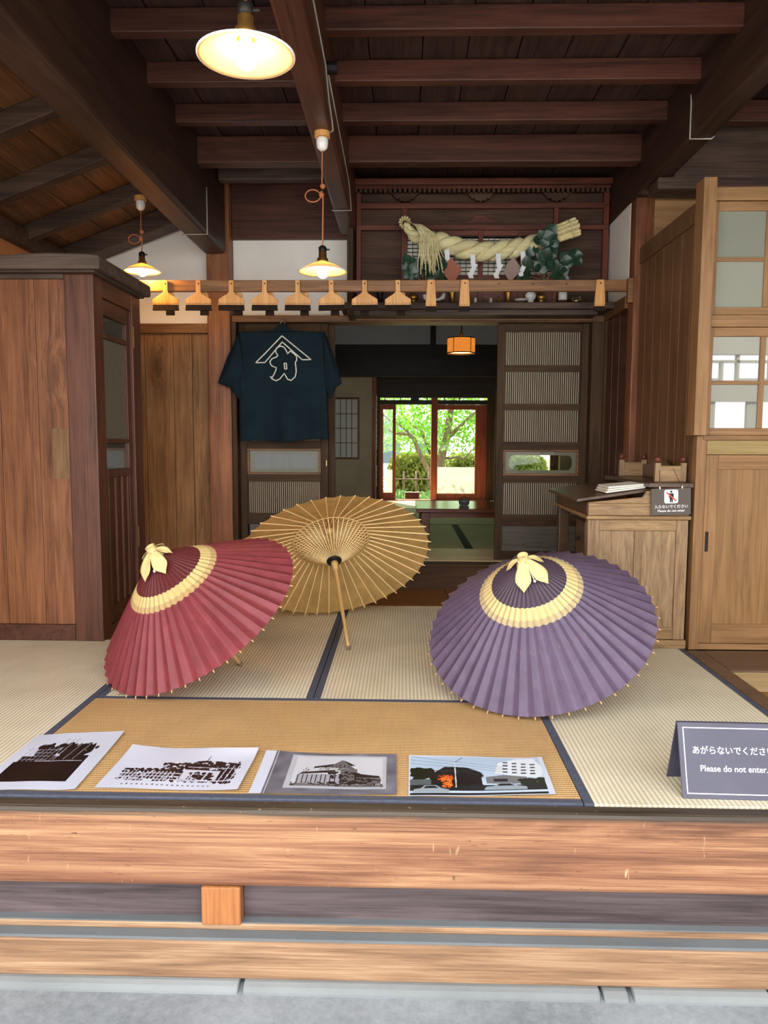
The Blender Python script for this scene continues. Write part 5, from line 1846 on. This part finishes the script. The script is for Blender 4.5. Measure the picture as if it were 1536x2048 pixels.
# ================================================================== garden doors and corridor
gd = thing('window_2', 'red-brown sliding glass doors to the garden', 'garden door', (.4, 11.2, FZ), kind='structure')
YG = 11.2
CG = glass('garden_glass', (245, 248, 245), .0, .015)
HZ = glass('haze_reflection_glass', (248, 248, 240), .22, .02)  # washed-out reflection low on the garden panes, put in as pale frosting
B(-.372, -.340, YG - .05, YG + .06, FZ, 1.66).build('jamb', M['dark'], gd)
B(1.205, 1.26, YG - .05, YG + .06, FZ, 1.66).build('jamb', M['dark'], gd)
B(.398, .486, YG - .06, YG + .05, FZ, 1.66).build('centre_post', M['garden_red'], gd, bevel=.004)
B(-.372, 1.26, YG - .04, YG + .05, 1.56, 1.622).build('head_rail', M['black'], gd)
B(-2.2, 2.4, YG - .06, YG + .06, 1.655, 2.62).build('head_beam', M['black'], gd)
for xx in (-.28, -.05, .10, .33, .58, .80):
    B(xx, xx + .012 + (.11 if abs(xx - .10) < .11 and xx > 0 and xx < .2 else 0), YG - .02, YG + .02, 1.623, 1.654).build('transom_bar', M['black'], gd)
def leaf(x0, x1, y, gz0, gz1, sw, gm, lower=None):
    f = B(x0, x0 + sw, y, y + .035, FZ + .01, 1.558).build('door_leaf', M['garden_red'], gd, bevel=.003)
    B(x1 - sw * (1.0 if x1 < 1 else 3.2), x1, y, y + .035, FZ + .01, 1.558).build('stile', M['garden_red'], f, bevel=.003)
    r = x1 - sw * (1.0 if x1 < 1 else 3.2)
    B(x0 + sw, r, y, y + .035, FZ + .01, gz0).build('rail', M['garden_red'], f, bevel=.003)
    B(x0 + sw, r, y, y + .035, gz1, 1.558).build('rail', M['garden_red'], f, bevel=.003)
    if lower:
        B(x0 + sw, r, y + .015, y + .019, gz0, lower).build('haze_reflection_pane', HZ, f)
        B(x0 + sw, r, y + .015, y + .019, lower, gz1).build('glass_pane', CG, f)
    else:
        B(x0 + sw, r, y + .015, y + .019, gz0, gz1).build('glass_pane', CG, f)
leaf(-.338, -.112, YG - .02, .287, 1.487, .045, CG, .62)
leaf(.440, 1.204, YG + .02, .276, 1.489, .052, CG, .66)
B(1.261, 1.5, YG - .03, YG + .04, FZ, 1.655).build('side_panel', M['dark'], gd)
B(1.5, 2.12, YG - .03, YG + .04, FZ, .40).build('side_panel', M['dark'], gd)
B(1.5, 2.12, YG, YG + .004, .40, 1.655).build('side_pane', CG, gd)
B(-2.2, -.373, YG - .03, YG + .04, FZ, 1.655).build('side_panel', M['dark'], gd)
B(2.12, 2.4, YG - .03, YG + .04, FZ, 1.655).build('side_panel', M['dark'], gd)
B(-.372, 1.26, YG - .05, YG + .10, FZ - .09, FZ + .008).build('garden_sill', M['garden_red'], gd)


def shoji(name, label, x0, x1):
    y = 10.08
    t = thing(name, label, 'door', ((x0 + x1) / 2, y, FZ), kind='structure')
    B(x0, x0 + .022, y, y + .03, FZ, 1.72).build('stile', M['dark'], t)
    B(x1 - .018, x1, y, y + .03, FZ, 1.72).build('stile', M['dark'], t)
    B(x0 + .022, x1 - .018, y, y + .03, FZ, .44).build('kick_panel', M['dark'], t)
    B(x0 + .022, x1 - .018, y, y + .03, 1.62, 1.72).build('top_rail', M['dark'], t)
    B(x0 + .022, x1 - .018, y, y + .03, .72, .745).build('rail', M['dark'], t)
    B(x0 + .022, x1 - .018, y, y + .03, .90, .925).build('rail', M['dark'], t)
    B(x0 + .022, x1 - .018, y + .016, y + .018, .44, .72).build('paper_pane', SHOJI, t)
    B(x0 + .022, x1 - .018, y + .016, y + .018, .925, 1.62).build('paper_pane', SHOJI, t)
    B(x0 + .022, x1 - .018, y + .016, y + .018, .745, .90).build('glass_pane', CG, t)
    for k in range(1, 10):
        z = .925 + .695 * k / 10
        B(x0 + .022, x1 - .018, y + .008, y + .015, z - .004, z + .004).build('muntin', M['dark'], t)
    for k in range(1, 3):
        z = .44 + .28 * k / 3
        B(x0 + .022, x1 - .018, y + .008, y + .015, z - .004, z + .004).build('muntin', M['dark'], t)


SHOJI = glass('shoji_screen_paper', (244, 240, 222), .97, .0)
shoji('door_4', 'narrow strip of paper screen beside the straw plaster wall', -.60, -.325)
shoji('door_5', 'narrow strip of paper screen behind the dark slatted door', 1.19, 1.33)

bx = thing('wooden_box', 'small dark red wooden box on the garden step', 'box', (.135, 11.55, .10))
B(.03, .24, 11.45, 11.65, .10, .258).build('box_body', M['joist'], bx, bevel=.004)
B(.025, .245, 11.445, 11.655, .2585, .272).build('box_lid', M['joist'], bx, bevel=.003)

# ================================================================== garden
def leafmat(name, c, tr=.55):
    t = NT(name)
    nz = t.noise(t.coord(False), 2.5, 3)
    a = lin(c)
    col = t.ramp(nz, [(.3, tuple(x * .65 for x in a[:3]) + (1,)), (.7, tuple(min(1, x * 1.2) for x in a[:3]) + (1,))])
    t.set(col, .55, .3)
    tl = t.n('ShaderNodeBsdfTranslucent')
    t.l(col, tl.inputs[0])
    mx = t.n('ShaderNodeMixShader')
    mx.inputs[0].default_value = tr
    t.l(t.bsdf.outputs[0], mx.inputs[1])
    t.l(tl.outputs[0], mx.inputs[2])
    t.l(mx.outputs[0], t.out.inputs[0])
    return t.m


def leaf_cloud(n, fn, size, seed):
    rg = np.random.default_rng(seed)
    P = np.array([fn(rg) for _ in range(n)])
    V, F = [], []
    for p in P:
        a = rg.normal(size=3)
        a /= np.linalg.norm(a)
        b = np.cross(a, rg.normal(size=3))
        b /= np.linalg.norm(b) + 1e-9
        s = size * rg.uniform(.6, 1.3)
        k = len(V)
        V += [tuple(p - a * s), tuple(p + b * s * .45), tuple(p + a * s), tuple(p - b * s * .45)]
        F.append((k, k + 1, k + 2, k + 3))
    m = MB()
    m.open = True
    m.v, m.f = V, F
    return m


def ball_pt(rg, x, y):
    while True:
        p = rg.uniform(-1, 1, 3)
        if (p ** 4).sum() < 1: return (x + p[0] * .49, y + p[1] * .42, .10 + abs(p[2]) * .70)


struct('ground_garden', 'mossy garden ground behind the house', B(-14, 14, 11.36, 40, -.30, .06), plaster('moss_ground', (150, 150, 96), .2), cat='ground')
tr = thing('maple_tree', 'spreading green maple tree outside the garden doors', 'tree', (.62, 14.0, .06))
m = MB()
YT = 14.0
def limb(pts, r0, r1, dy=0.0):
    n = len(pts)
    m.tube([(x, YT + dy * i / n, z) for i, (x, z) in enumerate(pts)], [r0 + (r1 - r0) * i / (n - 1) for i in range(n)], 10)
limb([(.62, .0), (.645, .25), (.665, .486), (.678, .707), (.72, .898), (.777, 1.074), (.803, 1.294), (.837, 1.512), (.87, 1.75), (.95, 2.2)], .095, .05)
limb([(.82, 1.104), (.936, 1.221), (1.081, 1.367), (1.196, 1.484), (1.326, 1.572), (1.6, 1.8)], .040, .020, -.3)
limb([(.69, .736), (.869, .722), (.986, .752), (1.09, .709), (1.177, .783), (1.249, .871), (1.351, .93), (1.6, 1.0)], .022, .010, .2)
limb([(.60, .20), (.52, .42), (.429, .558), (.339, .705), (.264, .881), (.189, 1.072), (.085, 1.159), (.012, 1.159), (-.121, 1.173), (-.5, 1.3)], .050, .026, -.2)
limb([(.50, .80), (.41, 1.014), (.335, 1.19), (.275, 1.262), (.187, 1.291), (.0, 1.5)], .034, .016, .2)
limb([(.085, 1.18), (.03, 1.24), (-.019, 1.276), (-.122, 1.363), (-.24, 1.392), (-.6, 1.7)], .022, .012, -.2)
m.build('trunk', M['bark'], tr, smooth=True)
def crown(rg):
    while True:
        x, y, z = rg.uniform(-2.6, 3.6), rg.uniform(13.2, 16.5), rg.uniform(.80, 3.3)
        if z > .90 + .28 * math.sin(x * 3.1 + y * 2) + .15 * abs(x - .5) * .3:
            return (x, y, z)
cr = leaf_cloud(32000, crown, .045, 11)
tag(cr.build('foliage', leafmat('maple_leaf', (124, 176, 62)), tr), kind='stuff')
for q, (x, y, sx, lab, cc) in enumerate(((-.90, 15.2, 1.0, 'round yellow-green shrub seen through the narrow glass leaf', (150, 162, 84)), (.18, 15.2, 1.0, 'round yellow-green shrub behind the bamboo fence in the open doorway', (166, 170, 92)), (1.26, 15.2, 1.0, 'round pale shrub beyond the hazy glass', (178, 184, 108)), (2.34, 15.2, 1.0, 'round pale shrub seen through the pane of the slatted door', (170, 180, 100)))):
    sb = thing('garden_shrub', lab, 'shrub', (x, y, .06), 'shrubs along the garden')
    tag(leaf_cloud(6000, lambda rg, x=x, y=y: ball_pt(rg, x, y), .048, 20 + q).build('foliage', leafmat('shrub_leaf_%s' % 'abcd'[q], cc), sb), kind='stuff')
    MB().tube([(x, y, .05), (x + .03, y, .5)], [.03, .015], 8).build('stem', M['bark'], sb)
fe = thing('bamboo_fence', 'low weathered bamboo fence in the garden', 'fence', (.2, 13.0, .06))
FW = plain('grey_bamboo', (120, 104, 84), .7, .2, var=.25, scale=20)
for xx in (-.62, -.41, -.20, .008, .218, .43, .64):
    MB().tube([(xx, 13.0, .03), (xx, 13.0, .53)], .017, 8).build('post', FW, fe, smooth=True)
MB().tube([(-1.2, 12.98, .393), (1.2, 12.98, .395)], .012, 8).build('rail', FW, fe, smooth=True)
MB().tube([(-1.2, 13.02, .16), (1.2, 13.02, .16)], .012, 8).build('rail', FW, fe, smooth=True)
gp = thing('grass_clumps', 'low green ground plants by the garden step', 'plants', (.1, 12.2, .06), kind='stuff')
leaf_cloud(900, lambda rg: (rg.uniform(-.9, 1.2), rg.uniform(11.9, 12.8), rg.uniform(.06, .22)), .05, 33).build('foliage', leafmat('ground_leaf', (110, 150, 84)), gp)
hs = thing('neighbour_house', 'pale blue-grey house wall glimpsed beyond the maple', 'building', (-1.0, 22.0, .06))
B(-3.5, 1.3, 22.0, 23.0, .06, 1.15).build('wall', plaster('far_wall', (190, 200, 214)), hs)
MB().prism([(-3.9, 1.15), (1.7, 1.15), (1.0, 1.55), (-3.2, 1.55)], 21.6, 23.4, 'y').build('roof', plain('far_roof', (112, 128, 152), .6), hs)
for xx in (-1.7, -.6, .4):
    B(xx, xx + .5, 21.97, 21.999, .4, .95).build('window', plain('far_window', (96, 112, 134), .3, .5), hs)

# ------------------------------------------------------------------ tidy helper properties
for o in bpy.data.objects:
    if '_o' in o: del o['_o']
